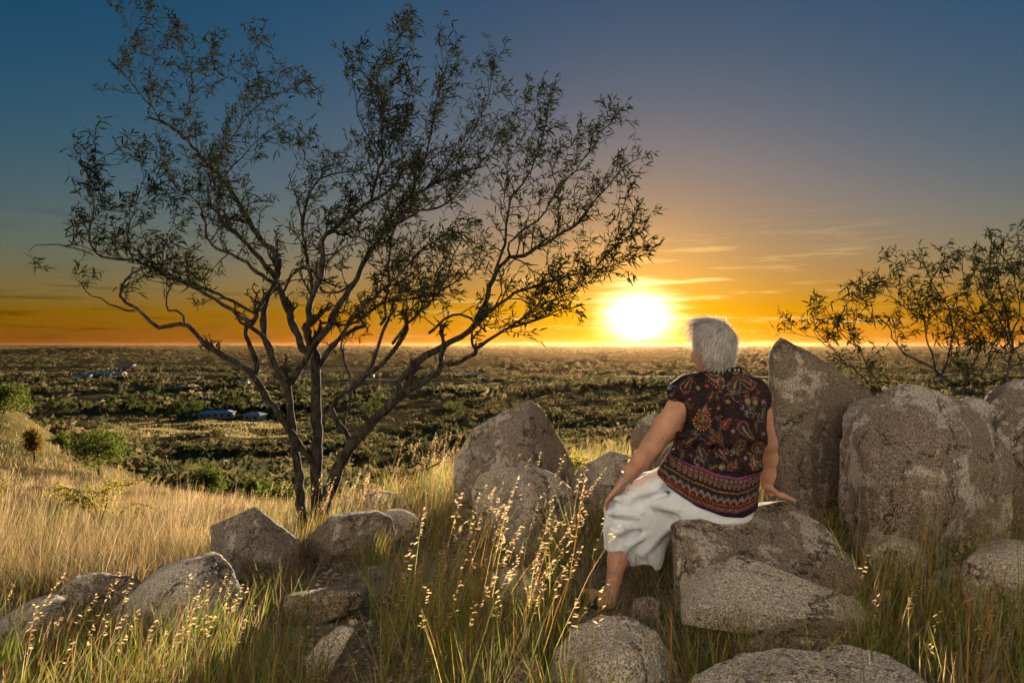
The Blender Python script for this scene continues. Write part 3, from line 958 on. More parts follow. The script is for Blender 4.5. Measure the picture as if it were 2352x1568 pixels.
    pel = [(zrow(r), xcol(c_), Y, hw * _S, hd) for r, c_, hw, Y, hd in [(800, 672, 214, 3.245, 0.140), (930, 655, 228, 3.25, 0.158), (1000, 664, 212, 3.255, 0.165), (1050, 672, 190, 3.26, 0.165), (1085, 674, 150, 3.265, 0.14), (1102, 674, 105, 3.27, 0.10)]]
    torso_field(F, pel, 0.0, 0.03)
    F.chain([(Q(585, 975, 3.26), 0.112), (Q(470, 952, 3.28), 0.112), (Q(400, 950, 3.31), 0.106), (Q(300, 972, 3.36), 0.090), (Q(218, 1002, 3.40), 0.072)], 0.05)
    F.chain([(Q(640, 985, 3.32), 0.11), (np.array([0.80, 3.52, -0.74]), 0.10), (np.array([0.67, 3.74, -0.79]), 0.076), (np.array([0.66, 3.75, -1.0]), 0.07)], 0.04)
    # loose cloth hanging from the left knee and thigh
    fl = ((0, 1, 0), 1.5)
    F.chain([(Q(212, 1010, 3.39), 0.070), (Q(203, 1110, 3.37), 0.062), (Q(196, 1240, 3.36), 0.060)], 0.03)
    F.chain([(Q(280, 1010, 3.37), 0.075), (Q(272, 1140, 3.37), 0.064), (Q(262, 1330, 3.36), 0.052)], 0.035, flat=fl)
    F.chain([(Q(345, 1000, 3.34), 0.08), (Q(330, 1130, 3.36), 0.055), (Q(318, 1320, 3.36), 0.045)], 0.035, flat=fl)
    F.chain([(Q(430, 1010, 3.30), 0.085), (Q(405, 1120, 3.32), 0.052), (Q(376, 1320, 3.32), 0.040)], 0.05, flat=fl)
    # folds
    for a, b, r in [((462, 1052), (200, 958), .010), ((462, 1056), (168, 1030), .011), ((466, 1060), (200, 1120), .011), ((468, 1066), (262, 1190), .012), ((470, 1072), (330, 1230), .012),
                    ((420, 905), (300, 1000), .012), ((455, 940), (330, 1010), .010), ((520, 1068), (380, 1030), .010), ((190, 960), (178, 1200), .010), ((232, 1040), (225, 1230), .010)]:
        za, zb = Q(*a, 3.225), Q(*b, 3.285)
        F.capsule(za + (0, .012, 0), zb + np.array((0, .014, 0)), r * 0.5, r * 0.8, 0.06)
    for a, b, r in [((470, 1045), (205, 995), .014), ((468, 1062), (190, 1075), .016), ((470, 1070), (235, 1160), .018), ((474, 1078), (300, 1225), .016), ((438, 930), (310, 975), .012), ((447, 905), (455, 945), .010),
                    ((345, 1090), (350, 1285), .018)]:
        F.capsule(Q(*a, 3.185), Q(*b, 3.258), r * 0.5, r * 0.8, 0.05, cut=True)
    G = F.grid()
    col = (G[..., 0] / G[..., 1] * FPX + CX - 1320.7) / 0.4759 * 1.0
    hemx = [100, 146, 214, 232, 272, 330, 362, 380, 404, 440, 480, 520]
    hemy = [1207, 1206, 1192, 1210, 1284, 1268, 1266, 1290, 1288, 1215, 1130, 1130]
    X0 = [xcol(c_, 3.34) for c_ in hemx]
    Z0 = [Q(0, c_, 3.34)[2] for c_ in hemy]
    hem = np.interp(G[..., 0], X0, Z0)
    near = G[..., 1] < 3.56
    F.cut_by(np.where(near, hem, -1.08) - G[..., 2], 0.004)
    v, f = F.mesh()
    v += 0.0035 * fbm(v * (14, 14, 9), 3)[:, None] * (0.3, 1.0, 0.3)
    m = MT('pale_cotton')
    vv = m.coord('Object')
    weave = m.noise(420.0, 2, 0.5, vv)
    wr_ = m.noise(26.0, 4, 0.6, vv, dist=1.2)
    trc = m.mix(m.maprange(wr_, 0.4, 0.7), (0.58, 0.64, 0.71), (0.67, 0.73, 0.80))
    tm = m.principled(trc, 0.9, 0.1, m.bump(m.math('ADD', m.math('MULTIPLY', weave, 0.15), wr_), 0.4, 0.012))
    obj('trousers', mesh_from('trousers', v, f), tm, person)

    # ---- top with paisley print
    F = Field((0.62, 2.98, -0.86), (1.36, 3.50, -0.04), 0.0036)
    torso_field(F, TROWS, 0.004, 0.02)
    F.chain([(Q(610, 425, 3.225), 0.066), (Q(555, 435, 3.222), 0.070), (Q(514, 458, 3.22), 0.069)], 0.03)
    F.chain([(Q(800, 425, 3.245), 0.062), (Q(860, 452, 3.25), 0.066), (Q(884, 480, 3.255), 0.062)], 0.03)
    F.ellipsoid(Q(640, 520, 3.14), (0.085, 0.05, 0.10), 0.05)      # shoulder blades
    F.ellipsoid(Q(820, 520, 3.15), (0.085, 0.05, 0.10), 0.05)
    # slack cloth: soft rolls above the waist and drag lines
    for a, b, r in [((500, 650), (660, 690), .016), ((660, 690), (890, 665), .016), ((480, 735), (650, 790), .018), ((650, 790), (890, 805), .017), ((600, 560), (560, 700), .012), ((880, 560), (905, 690), .012)]:
        F.capsule(Q(*a, 3.105), Q(*b, 3.10), r, r, 0.05)
    for a, b, r in [((510, 700), (660, 742), .012), ((660, 742), (880, 735), .012), ((720, 380), (730, 640), .012)]:
        F.capsule(Q(*a, 3.075), Q(*b, 3.072), r, r, 0.05, cut=True)
    G = F.grid()
    hx = [380, 403, 450, 560, 680, 780, 872, 950]
    hy = [800, 846, 900, 970, 1015, 1026, 1000, 960]
    hem = np.interp(G[..., 0], [xcol(c_) for c_ in hx], [zrow(c_) for c_ in hy])
    F.cut_by(hem - G[..., 2], 0.003)
    # sleeve openings: trim along slanted planes
    def plane(p, n):
        return ((G - p) @ (np.array(n) / np.linalg.norm(n)))
    low = np.clip((zrow(505) - G[..., 2]) / 0.03, 0, 1) * 0.5
    F.cut_by(plane(Q(470, 452, 3.22), (-0.86, 0, -0.30)) - 0.022 - low, 0.004)
    F.cut_by(plane(Q(924, 490, 3.25), (0.9, 0, -0.25)) - 0.008 - low, 0.004)
    F.cut_by(plane(Q(720, 326, 3.2), (-0.05, -0.05, 1.0)), 0.004)
    v, f = F.mesh()
    v[:, 1] += 0.006 * fbm(v * (13, 5, 6), 3)
    blouse = obj('blouse', mesh_from('blouse', v, f, cols=paisley(v)), None, person)
    m = MT('printed_viscose')
    vv = m.coord('Object')
    blouse.data.materials.append(m.principled(m.attr(), 0.75, 0.2, m.bump(m.noise(30.0, 4, 0.6, vv, dist=0.8), 0.3, 0.012)))
    # collar band with small eyelets
    tb = Tubes()
    ring = []
    for a in np.linspace(0, 2 * np.pi, 40):
        ring.append(Q(716, 330, 3.213) + np.array([math.cos(a) * 0.079, math.sin(a) * 0.073, -0.004 + 0.004 * math.cos(a)]))
    tb.add(ring, np.full(40, 0.0085), 8)
    band = obj('collar', tb.mesh('collar'), MT('black_cloth').principled((0.012, 0.011, 0.012), 0.8, 0.2), blouse)
    tb = Tubes()
    for a in np.radians([232, 252, 272, 290, 305]):
        c0 = Q(716, 331, 3.213) + np.array([math.cos(a) * 0.0875, math.sin(a) * 0.0815, -0.003])
        u = np.array([-math.sin(a), math.cos(a), 0])
        t = np.linspace(0, 2 * np.pi, 13)
        tb.add([c0 + 0.0042 * (u * math.cos(q) + up * math.sin(q)) for q in t], np.full(13, 0.0013), 5)
    obj('eyelets', tb.mesh('eyelets'), MT('eyelet_metal').principled((0.75, 0.74, 0.70), 0.35, 0.5, Metallic=0.8), blouse)

    # ---- hair: a combed short cut made of strands over a cap
    F = Field(SKULL - 0.16, SKULL + 0.17, 0.005)
    rot = np.stack([-SIDE, FACE, up], 1)
    F.ellipsoid(SKULL + up * 0.012 - FACE * 0.006, (0.092, 0.104, 0.106), 0.01, rot=rot)
    F.ellipsoid(SKULL - up * 0.060 - FACE * 0.040, (0.070, 0.062, 0.055), 0.03, rot=rot)
    F.ellipsoid(SKULL + up * 0.085 + FACE * 0.045 + SIDE * 0.01, (0.060, 0.050, 0.040), 0.03, rot=rot)
    F.ellipsoid(SKULL + FACE * 0.090 - up * 0.052, (0.085, 0.062, 0.085), 0.01, rot=rot, cut=True)
    for sd in (1, -1):
        F.ellipsoid(SKULL + SIDE * sd * 0.092 + FACE * 0.020 - up * 0.045, (0.030, 0.035, 0.040), 0.01, rot=rot, cut=True)
    v, f = F.mesh()
    capn = v - SKULL
    capn /= np.linalg.norm(capn, axis=1)[:, None]
    v += capn * (0.005 * fbm(v * (45, 45, 22), 2))[:, None]
    capc = np.full((len(v), 3), 0.48)
    hm = MT('grey_hair')
    vv = hm.coord('Object')
    hc = hm.attr()
    hmat = hm.leafy(hc, hc, 0.5)
    hair = obj('hair', mesh_from('hair_cap', v, f, cols=capc * np.array([1, .97, .95]) * (1 + .4 * fbm(v * (60, 60, 15), 2)[:, None])), hmat, person)
    rg = np.random.default_rng(12)
    pick = v[rg.integers(0, len(v), 4200)]
    pn_ = pick - SKULL
    pn_ /= np.linalg.norm(pn_, axis=1)[:, None]
    crown = np.array([0.25, -0.35, 0.90])
    crown /= np.linalg.norm(crown)
    flow = pn_ * (pn_ @ crown)[:, None] - crown          # away from the crown over the skull
    flow /= np.linalg.norm(flow, axis=1)[:, None] + 1e-6
    swirl = np.cross(pn_, flow)
    clump = fbm(pick * 38, 2)
    flow = flow + swirl * (clump * 1.3 + rg.normal(0, 0.18, len(pick)))[:, None]
    top = np.clip((pick[:, 2] - SKULL[2] - 0.035) / 0.06, 0, 1)
    flow = flow * (1 - 0.55 * top)[:, None] + top[:, None] * (np.array([-0.62, 0.1, 0.22]) + 0.22 * rg.normal(size=(len(pick), 3)))
    flow /= np.linalg.norm(flow, axis=1)[:, None]
    ln = rg.uniform(0.030, 0.060, len(pick)) * (1 + 0.35 * top)
    fly = rg.random(len(pick)) < 0.16
    ln = np.where(fly, ln * 1.25, ln)
    n = 5
    P = [pick - pn_ * 0.004]
    d = flow * 0.85 + pn_ * (0.32 + 0.16 * top + 0.45 * fly)[:, None]
    for k in range(n - 1):
        d /= np.linalg.norm(d, axis=1)[:, None]
        P.append(P[-1] + d * (ln / (n - 1))[:, None])
        pull = -pn_ * 0.38 - np.array([0, 0, 0.12])
        d = d + pull + 0.10 * rg.normal(size=d.shape) + np.where(top[:, None] > 0.3, np.array([0.10, 0.0, -0.05]) * k, 0)
    P = np.stack(P, 1)
    side = np.cross(P[:, -1] - P[:, 0], pn_)
    side /= np.linalg.norm(side, axis=1)[:, None] + 1e-9
    wd = np.array([0.0013, 0.0014, 0.0012, 0.0009, 0.0003])
    V = np.concatenate([P - side[:, None] * wd[None, :, None], P + side[:, None] * wd[None, :, None]], 1)
    i0 = np.arange(len(pick))[:, None] * (2 * n) + np.arange(n - 1)[None]
    Fq = np.stack([i0, i0 + 1, i0 + 1 + n, i0 + n], -1).reshape(-1, 4)
    shade_ = np.clip(0.60 + 0.16 * rg.normal(size=len(pick)) + 0.25 * clump, 0.2, 0.88)
    cc = np.repeat(shade_[:, None] * np.array([1.0, 0.97, 0.95]), 2 * n, 0)
    st = obj('strands', mesh_from('hair_strands', V.reshape(-1, 3), Fq, cols=cc), hmat, hair)
    tag(st, kind='stuff')

    # ---- bracelet and sandals
    tb = Tubes()
    ax = wl - Q(300, 800, 3.25)
    ax /= np.linalg.norm(ax)
    u = np.cross(ax, (0, 1, 0.2))
    u /= np.linalg.norm(u)
    w2 = np.cross(ax, u)
    t = np.linspace(0, 2 * np.pi, 29)
    cb = wl - ax * 0.004
    tb.add([cb + 0.033 * (u * math.cos(q) + w2 * math.sin(q)) for q in t], np.full(29, 0.005), 8)
    obj('bracelet', tb.mesh('bracelet'), MT('bracelet_metal').principled((0.30, 0.36, 0.38), 0.35, 0.5, Metallic=0.6), person)
    lea = MT('dark_leather').principled((0.025, 0.02, 0.018), 0.6, 0.3)
    for hh, dr in ((heel, np.array([-0.555, 0.832, 0])), (h2, np.array([-0.55, 0.835, 0]))):
        F = Field(hh + (-0.24, -0.07, -0.07), hh + (0.07, 0.25, 0.09), 0.005)
        sp = np.array([-dr[1], dr[0], 0])
        F.chain([(hh - up * 0.034, 0.034), (hh + dr * 0.10 - up * 0.036, 0.040), (hh + dr * 0.19 - up * 0.038, 0.034)], 0.01, flat=((0, 0, 1), 3.2))
        for dd, rr in ((0.05, 0.040), (0.125, 0.043)):
            for q in np.linspace(0, math.pi, 9)[:-1]:
                a = hh + dr * dd + sp * math.cos(q) * rr + up * (math.sin(q) * 0.040 - 0.022)
                b = hh + dr * dd + sp * math.cos(q + math.pi / 8) * rr + up * (math.sin(q + math.pi / 8) * 0.040 - 0.022)
                F.capsule(a, b, 0.0085, 0.0085, 0.004)
        v, f = F.mesh()
        obj('sandal', mesh_from('sandal', v, f), lea, person)
    return person


def paisley(v):
    """the printed cloth: colours for points of the top, drawn on a raster over its back (cut px)"""
    Hh, Ww = 760, 660
    x0, y0 = 330.0, 290.0
    img = np.zeros((Hh, Ww, 3))
    rg = np.random.default_rng(5)
    yy, xx = np.mgrid[0:Hh, 0:Ww]
    xx = xx + x0
    yy = yy + y0
    base = np.array([0.011, 0.009, 0.010])
    img[:] = base
    red, dred, pink, yel, cyan, teal, wht, pur, mar = map(np.array, ((0.50, 0.03, 0.035), (0.22, 0.02, 0.03), (0.55, 0.22, 0.26), (0.62, 0.52, 0.06), (0.18, 0.42, 0.50), (0.05, 0.22, 0.24), (0.52, 0.50, 0.46), (0.20, 0.06, 0.30), (0.10, 0.025, 0.028)))

    def put(mask, c, a=0.72):
        img[mask] = img[mask] * (1 - a) + np.array(c) * a

    def dot(cx, cy, r, c):
        a0, a1 = int(max(cy - r - 1 - y0, 0)), int(min(cy + r + 2 - y0, Hh))
        b0, b1 = int(max(cx - r - 1 - x0, 0)), int(min(cx + r + 2 - x0, Ww))
        if a1 <= a0 or b1 <= b0:
            return
        sub = (xx[a0:a1, b0:b1] - cx) ** 2 + (yy[a0:a1, b0:b1] - cy) ** 2 < r * r
        img[a0:a1, b0:b1][sub] = c

    def flower(cx, cy, r, c, mid=cyan):
        for q in np.linspace(0, 2 * np.pi, 7)[:-1]:
            dot(cx + r * math.cos(q), cy + r * math.sin(q), r * 0.46, c)
        dot(cx, cy, r * 0.5, mid)

    # faint ornament everywhere
    P3 = np.stack([xx.ravel() / 26.0, yy.ravel() / 26.0, np.zeros(xx.size)], 1)
    nz = (fbm(P3, 2)).reshape(xx.shape)
    put((np.abs(nz) < 0.022), mar * 1.6, 0.8)
    put((np.abs(nz - 0.25) < 0.014), (0.16, 0.13, 0.10), 0.6)

    def pais(cx, cy, s, ang, flip, out, mid, inn, petals=None):
        """a curled drop: round head of radius s, tail 2.4 s long bending over"""
        ca, sa = math.cos(ang), math.sin(ang)
        X = ((xx - cx) * ca + (yy - cy) * sa) * flip
        Y = -(xx - cx) * sa + (yy - cy) * ca
        t = np.clip(-Y / (2.5 * s), 0, 1)
        bend = 0.95 * s * t ** 2
        rad = s * (1 - t) ** 0.75 * (1 + 0.15 * t) + 0.03 * s
        d = np.where(Y > 0, np.hypot(X, Y) / s, np.abs(X - bend) / np.maximum(rad, 1e-3))
        d = np.where(Y < -2.5 * s, 9, d)
        th = np.arctan2(Y + 0.6 * s, X)
        put(d < 1.0, base * 1.3, 0.9)
        put((d < 1.0) & (d > 0.88), out)
        put((d < 0.78) & (d > 0.66) & (np.sin(th * 17 + Y * 0.35) > -0.2), mid)
        put((d < 0.58) & (d > 0.44), inn, 0.8)
        put((d < 0.36) & (np.sin(Y * 0.55) > 0.1), mid * 0.8)
        put(d < 0.14, yel * 0.8)
        if petals is not None:
            for q in np.linspace(-0.3, math.pi + 0.3, 11):
                lx, ly = 1.17 * s * math.cos(q), 1.17 * s * math.sin(q)
                lx *= flip
                dot(cx + lx * ca - ly * sa, cy + lx * sa + ly * ca, 0.10 * s, petals)
            for t0 in (0.15, 0.32, 0.5, 0.68):
                for sg in (-1, 1):
                    lx = (0.95 * s * t0 ** 2 + sg * (s * (1 - t0) ** 0.75 + 0.20 * s)) * flip
                    ly = -2.5 * s * t0
                    dot(cx + lx * ca - ly * sa, cy + lx * sa + ly * ca, 0.09 * s, petals)

    A = math.radians
    for a in [(610, 585, 40, A(-8), 1, red, wht, dred, yel), (545, 425, 28, A(20), 1, wht * .8, dred, mar, None), (700, 395, 30, A(-75), 1, dred, pink, mar, yel), (775, 425, 36, A(15), 1, cyan * .9, dred, mar, None),
              (855, 405, 32, A(-50), -1, wht * .8, dred, mar, None), (805, 610, 34, A(160), -1, pink, teal, mar, None), (895, 565, 26, A(10), 1, wht * .7, teal, mar, None), (720, 605, 24, A(25), 1, pink * .8, red, dred, None),
              (610, 750, 32, A(-25), 1, pink * .8, teal, mar, None), (695, 720, 30, A(130), 1, wht * .8, red, mar, None), (790, 700, 30, A(-160), 1, red, wht, teal, yel), (880, 710, 28, A(150), -1, red, wht, teal, yel),
              (540, 690, 26, A(30), 1, dred, wht * .6, mar, None), (690, 665, 20, A(-60), 1, pink * .7, red, mar, None), (860, 790, 24, A(-10), 1, red, wht, mar, yel), (650, 470, 18, A(40), -1, dred, yel * .7, mar, None),
              (800, 355, 16, A(-100), 1, dred, wht, mar, None), (870, 480, 20, A(180), 1, cyan * .7, dred, mar, None), (745, 800, 22, A(60), -1, wht * .7, red, mar, None), (530, 610, 18, A(10), 1, dred, yel * .6, mar, None)]:
        pais(a[0], a[1], a[2] * 0.84, *a[3:])
    for q in range(60):
        c1, c2 = [(dred * 1.3, wht * .5), (pink * .5, dred), (teal * 1.3, wht * .4), (mar * 3, yel * .4)][q % 4]
        pais(rg.uniform(470, 925), rg.uniform(350, 830), rg.uniform(7, 14), rg.uniform(0, 6.28), rg.choice([-1, 1]), c1, c2, mar)
    for a in [(600, 425, 10, yel * .6), (640, 415, 10, red), (830, 485, 14, yel * .8), (870, 495, 13, yel * .7, ), (690, 520, 17, dred), (740, 490, 10, yel * .7), (520, 620, 11, yel * .6), (695, 800, 13, yel * .8), (760, 630, 9, pink), (690, 575, 6, pur),
              (670, 360, 8, pur), (560, 480, 8, red), (640, 690, 9, red), (900, 640, 9, wht * .6), (585, 790, 9, cyan * .6), (820, 760, 9, pink), (480, 430, 9, wht * .5), (800, 520, 9, red), (915, 490, 13, red)]:
        flower(a[0], a[1], a[2] * 0.72, a[3] * 0.75)
    # swirling white tendrils
    for q in range(26):
        cx, cy = rg.uniform(480, 920), rg.uniform(370, 820)
        t = np.linspace(0, 1, 70)
        r0, ph, tw = rg.uniform(14, 34), rg.uniform(0, 6.3), rg.choice([-1, 1]) * rg.uniform(3, 5.5)
        c = [wht * .7, pink * .7, cyan * .7, dred * 1.4][q % 4]
        for k in range(0, 70, 2):
            dot(cx + r0 * (1 - .7 * t[k]) * math.cos(ph + tw * t[k]), cy + 1.2 * r0 * (1 - .7 * t[k]) * math.sin(ph + tw * t[k]), 1.7, c)
    # border rows that follow the hem
    hx = [330, 403, 450, 560, 680, 780, 872, 1030]
    hy = [775, 846, 900, 970, 1015, 1026, 1000, 940]
    up_ = np.interp(xx, hx, hy) - yy                     # cut px above the hem
    bandh = np.interp(xx, [400, 470, 600, 700, 800, 900], [120, 165, 185, 180, 172, 165])
    g = up_ / bandh                                       # 0 at the hem, 1 at the upper line
    s_ = xx + 0.25 * yy
    inb = (g > 0) & (g < 1)
    img[inb] = np.array([0.026, 0.012, 0.013])
    put((np.abs(g - 0.03) < 0.022), pur, 0.8)
    put((np.abs(g - 0.085) < 0.020) & (np.sin(s_ * 0.75) > 0), yel)
    put((np.abs(g - 0.14) < 0.028) & (np.sin(s_ * 0.42) > 0.1), red)
    put((np.abs(g - 0.20) < 0.016) & (np.sin(s_ * 0.8) > 0), yel * .8)
    arch = np.abs(((s_ / 34.0) % 1) - 0.5) * 2
    put((np.abs(g - (0.36 - 0.11 * arch ** 2)) < 0.022), wht * .8)
    put((np.abs(g - (0.41 - 0.11 * arch ** 2)) < 0.016), teal * 1.6)
    put((np.abs(g - (0.30 - 0.09 * arch ** 2)) < 0.018), red * .8)
    put((np.abs(nz) < 0.06) & (g > 0.42) & (g < 0.52), dred)
    put((np.abs(g - 0.545) < 0.016) & (np.sin(s_ * 0.9) > -0.3), yel)
    u = ((s_ / 25.0) % 1) - 0.5
    vv = (g - 0.72)
    drop = np.hypot(u * 2.6, (vv - 0.015) * 11 * np.where(vv > 0, 0.55, 1.0))
    put((drop < 1.0) & (drop > 0.66), wht * .55)
    put((drop < 0.55) & (drop > 0.3), dred)
    put(drop < 0.28, yel * .7)
    put((np.abs(g - 0.87) < 0.014) & (np.sin(s_ * 0.9) > -0.2), yel * .6)
    put((np.abs(g - 0.92) < 0.022) & (np.sin(s_ * 0.5) > 0), red)
    put((np.abs(g - 0.97) < 0.024), pur * 1.1 + wht * .12, 0.9)
    u = (v[:, 0] / 3.10 * FPX + CX - 1320.7) / 0.4759
    q = (EY - v[:, 2] / 3.10 * FPX - 689.0) / 0.4759
    i = np.clip((q - y0).astype(int), 0, Hh - 1)
    j = np.clip((u - x0).astype(int), 0, Ww - 1)
    return img[i, j] * (0.60, 0.52, 0.58)


person = build_person()
# ------------------------------------------------------------------ trees with narrow leaves
CUT = {1: (516.8, 746.5, .29297), 2: (57.4, 287.1, .3662), 3: (574.2, 287.1, .3662), 4: (918.7, 172.3, .43954), 5: (229.7, 0.0, .29297), 6: (1780.0, 516.8, .29297), 0: (0, 0, 1.0)}


def bark(name, dark, light):
    m = MT(name)
    v = m.coord('Object')
    st = m.n('ShaderNodeMapping', {'Vector': v, 'Scale': (1, 1, 0.45)}).outputs[0]
    n1 = m.noise(22.0, 4, 0.7, st)
    n2 = m.noise(90.0, 3, 0.7, v)
    c = m.ramp(n1, [(0.38, dark), (0.55, tuple((a + b) / 2 for a, b in zip(dark, light))), (0.70, light)])
    c = m.mix(m.maprange(n2, 0.35, 0.6), tuple(x * 0.6 for x in dark), c)
    return m.principled(c, 0.95, 0.1, m.bump(m.math('ADD', n1, m.math('MULTIPLY', n2, 0.5)), 0.8, 0.015))


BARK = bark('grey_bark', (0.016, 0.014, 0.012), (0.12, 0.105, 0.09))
TWIG = MT('twig_bark').principled((0.028, 0.022, 0.018), 0.9, 0.1)


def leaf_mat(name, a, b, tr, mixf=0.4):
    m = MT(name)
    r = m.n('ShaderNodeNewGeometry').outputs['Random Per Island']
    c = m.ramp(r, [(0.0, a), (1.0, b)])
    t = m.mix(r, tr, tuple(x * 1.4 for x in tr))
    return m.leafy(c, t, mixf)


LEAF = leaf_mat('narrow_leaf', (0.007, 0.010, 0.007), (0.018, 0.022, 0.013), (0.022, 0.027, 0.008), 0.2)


class Leaves:
    """lance-shaped, slightly folded and curved leaves, six triangles each"""

    def __init__(s):
        s.p, s.d, s.l, s.w = [], [], [], []

    def add(s, p, d, l, w):
        s.p.append(p)
        s.d.append(d)
        s.l.append(l)
        s.w.append(w)

    def mesh(s, name, rg, droop=0.22):
        p, d = np.array(s.p), np.array(s.d)
        l, wd = np.array(s.l), np.array(s.w)
        d = d / (np.linalg.norm(d, axis=1)[:, None] + 1e-9)
        n = len(p)
        ref = rg.normal(size=(n, 3))
        sd = np.cross(d, ref)
        sd /= np.linalg.norm(sd, axis=1)[:, None] + 1e-9
        nn = np.cross(sd, d)
        bend = rg.uniform(-0.25, 0.25, n)[:, None] * nn + np.array([0, 0, -1.0]) * droop * rg.uniform(0.3, 1.3, n)[:, None]

        def at(t):
            return p + d * (l * t)[:, None] + bend * (l * t * t)[:, None]
        c = [at(t) for t in (0.0, 0.34, 0.70, 1.0)]
        e = [0.0, 1.0, 0.78, 0.0]
        fold = nn * (wd * 0.25)[:, None]
        V = np.stack([c[0], c[1] + sd * (wd * e[1])[:, None] + fold, c[1] - sd * (wd * e[1])[:, None] + fold, c[2] + sd * (wd * e[2])[:, None], c[2] - sd * (wd * e[2])[:, None], c[3]], 1).reshape(-1, 3)
        i = np.arange(n)[:, None] * 6
        tri = np.concatenate([i + [0, 1, 2], i + [3, 5, 4]], 0)
        quad = i + [1, 3, 4, 2]
        return mesh_from(name, V, [tri, quad], smooth=True)


class TreeMaker:
    def __init__(s, Y, seed, leaf_len=0.082, wind=(0.35, 0.0, 0.0), scale=1.0):
        s.Y, s.rg = Y, np.random.default_rng(seed)
        s.leaf, s.wind, s.sc = leaf_len, np.array(wind), scale
        s.tw, s.lv = Tubes(), Leaves()
        s.limbs = []                  # (name, Tubes)
        s.dens = 1.0

    def limb(s, name, cut, pts, r0, r1, dy0, dy1, leafy=(0.5, 1.0), twigs=14, own=True):
        """a limb traced in a cut of the photograph; its distance runs from dy0 to dy1 behind the trunk foot"""
        ox, oy, k = CUT[cut]
        n = len(pts)
        w3 = np.array([W(ox + x * k, oy + y * k, s.Y + dy0 + (dy1 - dy0) * i / max(n - 1, 1)) for i, (x, y) in enumerate(pts)])
        m = max(8, int(np.linalg.norm(np.diff(w3, axis=0), axis=1).sum() / 0.07))
        c = spline(w3, m)
        c[1:-1] += s.rg.normal(0, 0.006, (m - 2, 3))
        t = np.linspace(0, 1, m)
        rad = (r0 * (1 - t) + r1 * t) * 0.86
        rad *= 1 + 0.07 * np.sin(t * m * 0.9 + s.rg.uniform(0, 6))
        tb = Tubes()
        tb.add(c, rad, 10 if r0 > 0.02 else 6)
        s.limbs.append((name, tb))
        a, b = leafy
        for q in np.linspace(a, b, int(twigs * s.dens)):
            q = min(max(q + s.rg.normal(0, 0.02), 0.02), 0.999)
            i = min(int(q * (m - 1)), m - 2)
            tan = c[i + 1] - c[i]
            tan /= np.linalg.norm(tan) + 1e-9
            s.branch(c[i], tan, s.rg.uniform(0.18, 0.42) * s.sc * (1.05 - 0.35 * q), max(min(rad[i] * 0.5, 0.008), 0.003), 2)
        tan = c[-1] - c[-3]
        s.branch(c[-1], tan / (np.linalg.norm(tan) + 1e-9), 0.20 * s.sc, r1 * 0.9, 2)
        return c

    def branch(s, p, tan, length, r, depth):
        rg = s.rg
        d = tan * 0.62 + rg.normal(0, 0.55, 3) + np.array([0, 0, 0.42])
        d /= np.linalg.norm(d)
        n = 6 if depth > 1 else 5
        pts = [np.array(p)]
        dirs = []
        for k in range(n):
            d = d + rg.normal(0, 0.20, 3) + np.array([0.03, 0, 0.05])
            d /= np.linalg.norm(d)
            dirs.append(d.copy())
            pts.append(pts[-1] + d * length / n)
        s.tw.add(pts, np.linspace(r, max(r * 0.35, 0.0012), n + 1), 4)
        if depth > 1:
            for k in range(2, n + 1):
                if rg.random() < 0.85:
                    s.branch(pts[k], dirs[min(k, n - 1)], length * rg.uniform(0.38, 0.62), r * 0.55, depth - 1)
        cnt = 5 if depth == 1 else 4
        for k in range(cnt):
            q = rg.uniform(0.25, 1.0) * n
            i = min(int(q), n - 1)
            pos = pts[i] + (pts[i + 1] - pts[i]) * (q - i)
            ld = dirs[i] * 0.55 + rg.normal(0, 0.62, 3) + s.wind
            s.lv.add(pos, ld, s.leaf * rg.uniform(0.55, 1.2), s.leaf * rg.uniform(0.055, 0.088))

    def finish(s, name, loc, label, group=None):
        root = empty(name, loc)
        for nm, tb in s.limbs:
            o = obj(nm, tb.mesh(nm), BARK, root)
            o.matrix_parent_inverse = Matrix.Translation(loc).inverted()
        o = obj('twigs', s.tw.mesh('twigs'), TWIG, root)
        o.matrix_parent_inverse = Matrix.Translation(loc).inverted()
        tag(o, kind='stuff')
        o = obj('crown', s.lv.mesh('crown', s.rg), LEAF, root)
        o.matrix_parent_inverse = Matrix.Translation(loc).inverted()
        tag(o, kind='stuff')
        tag(root, label, 'tree', group)
        return root


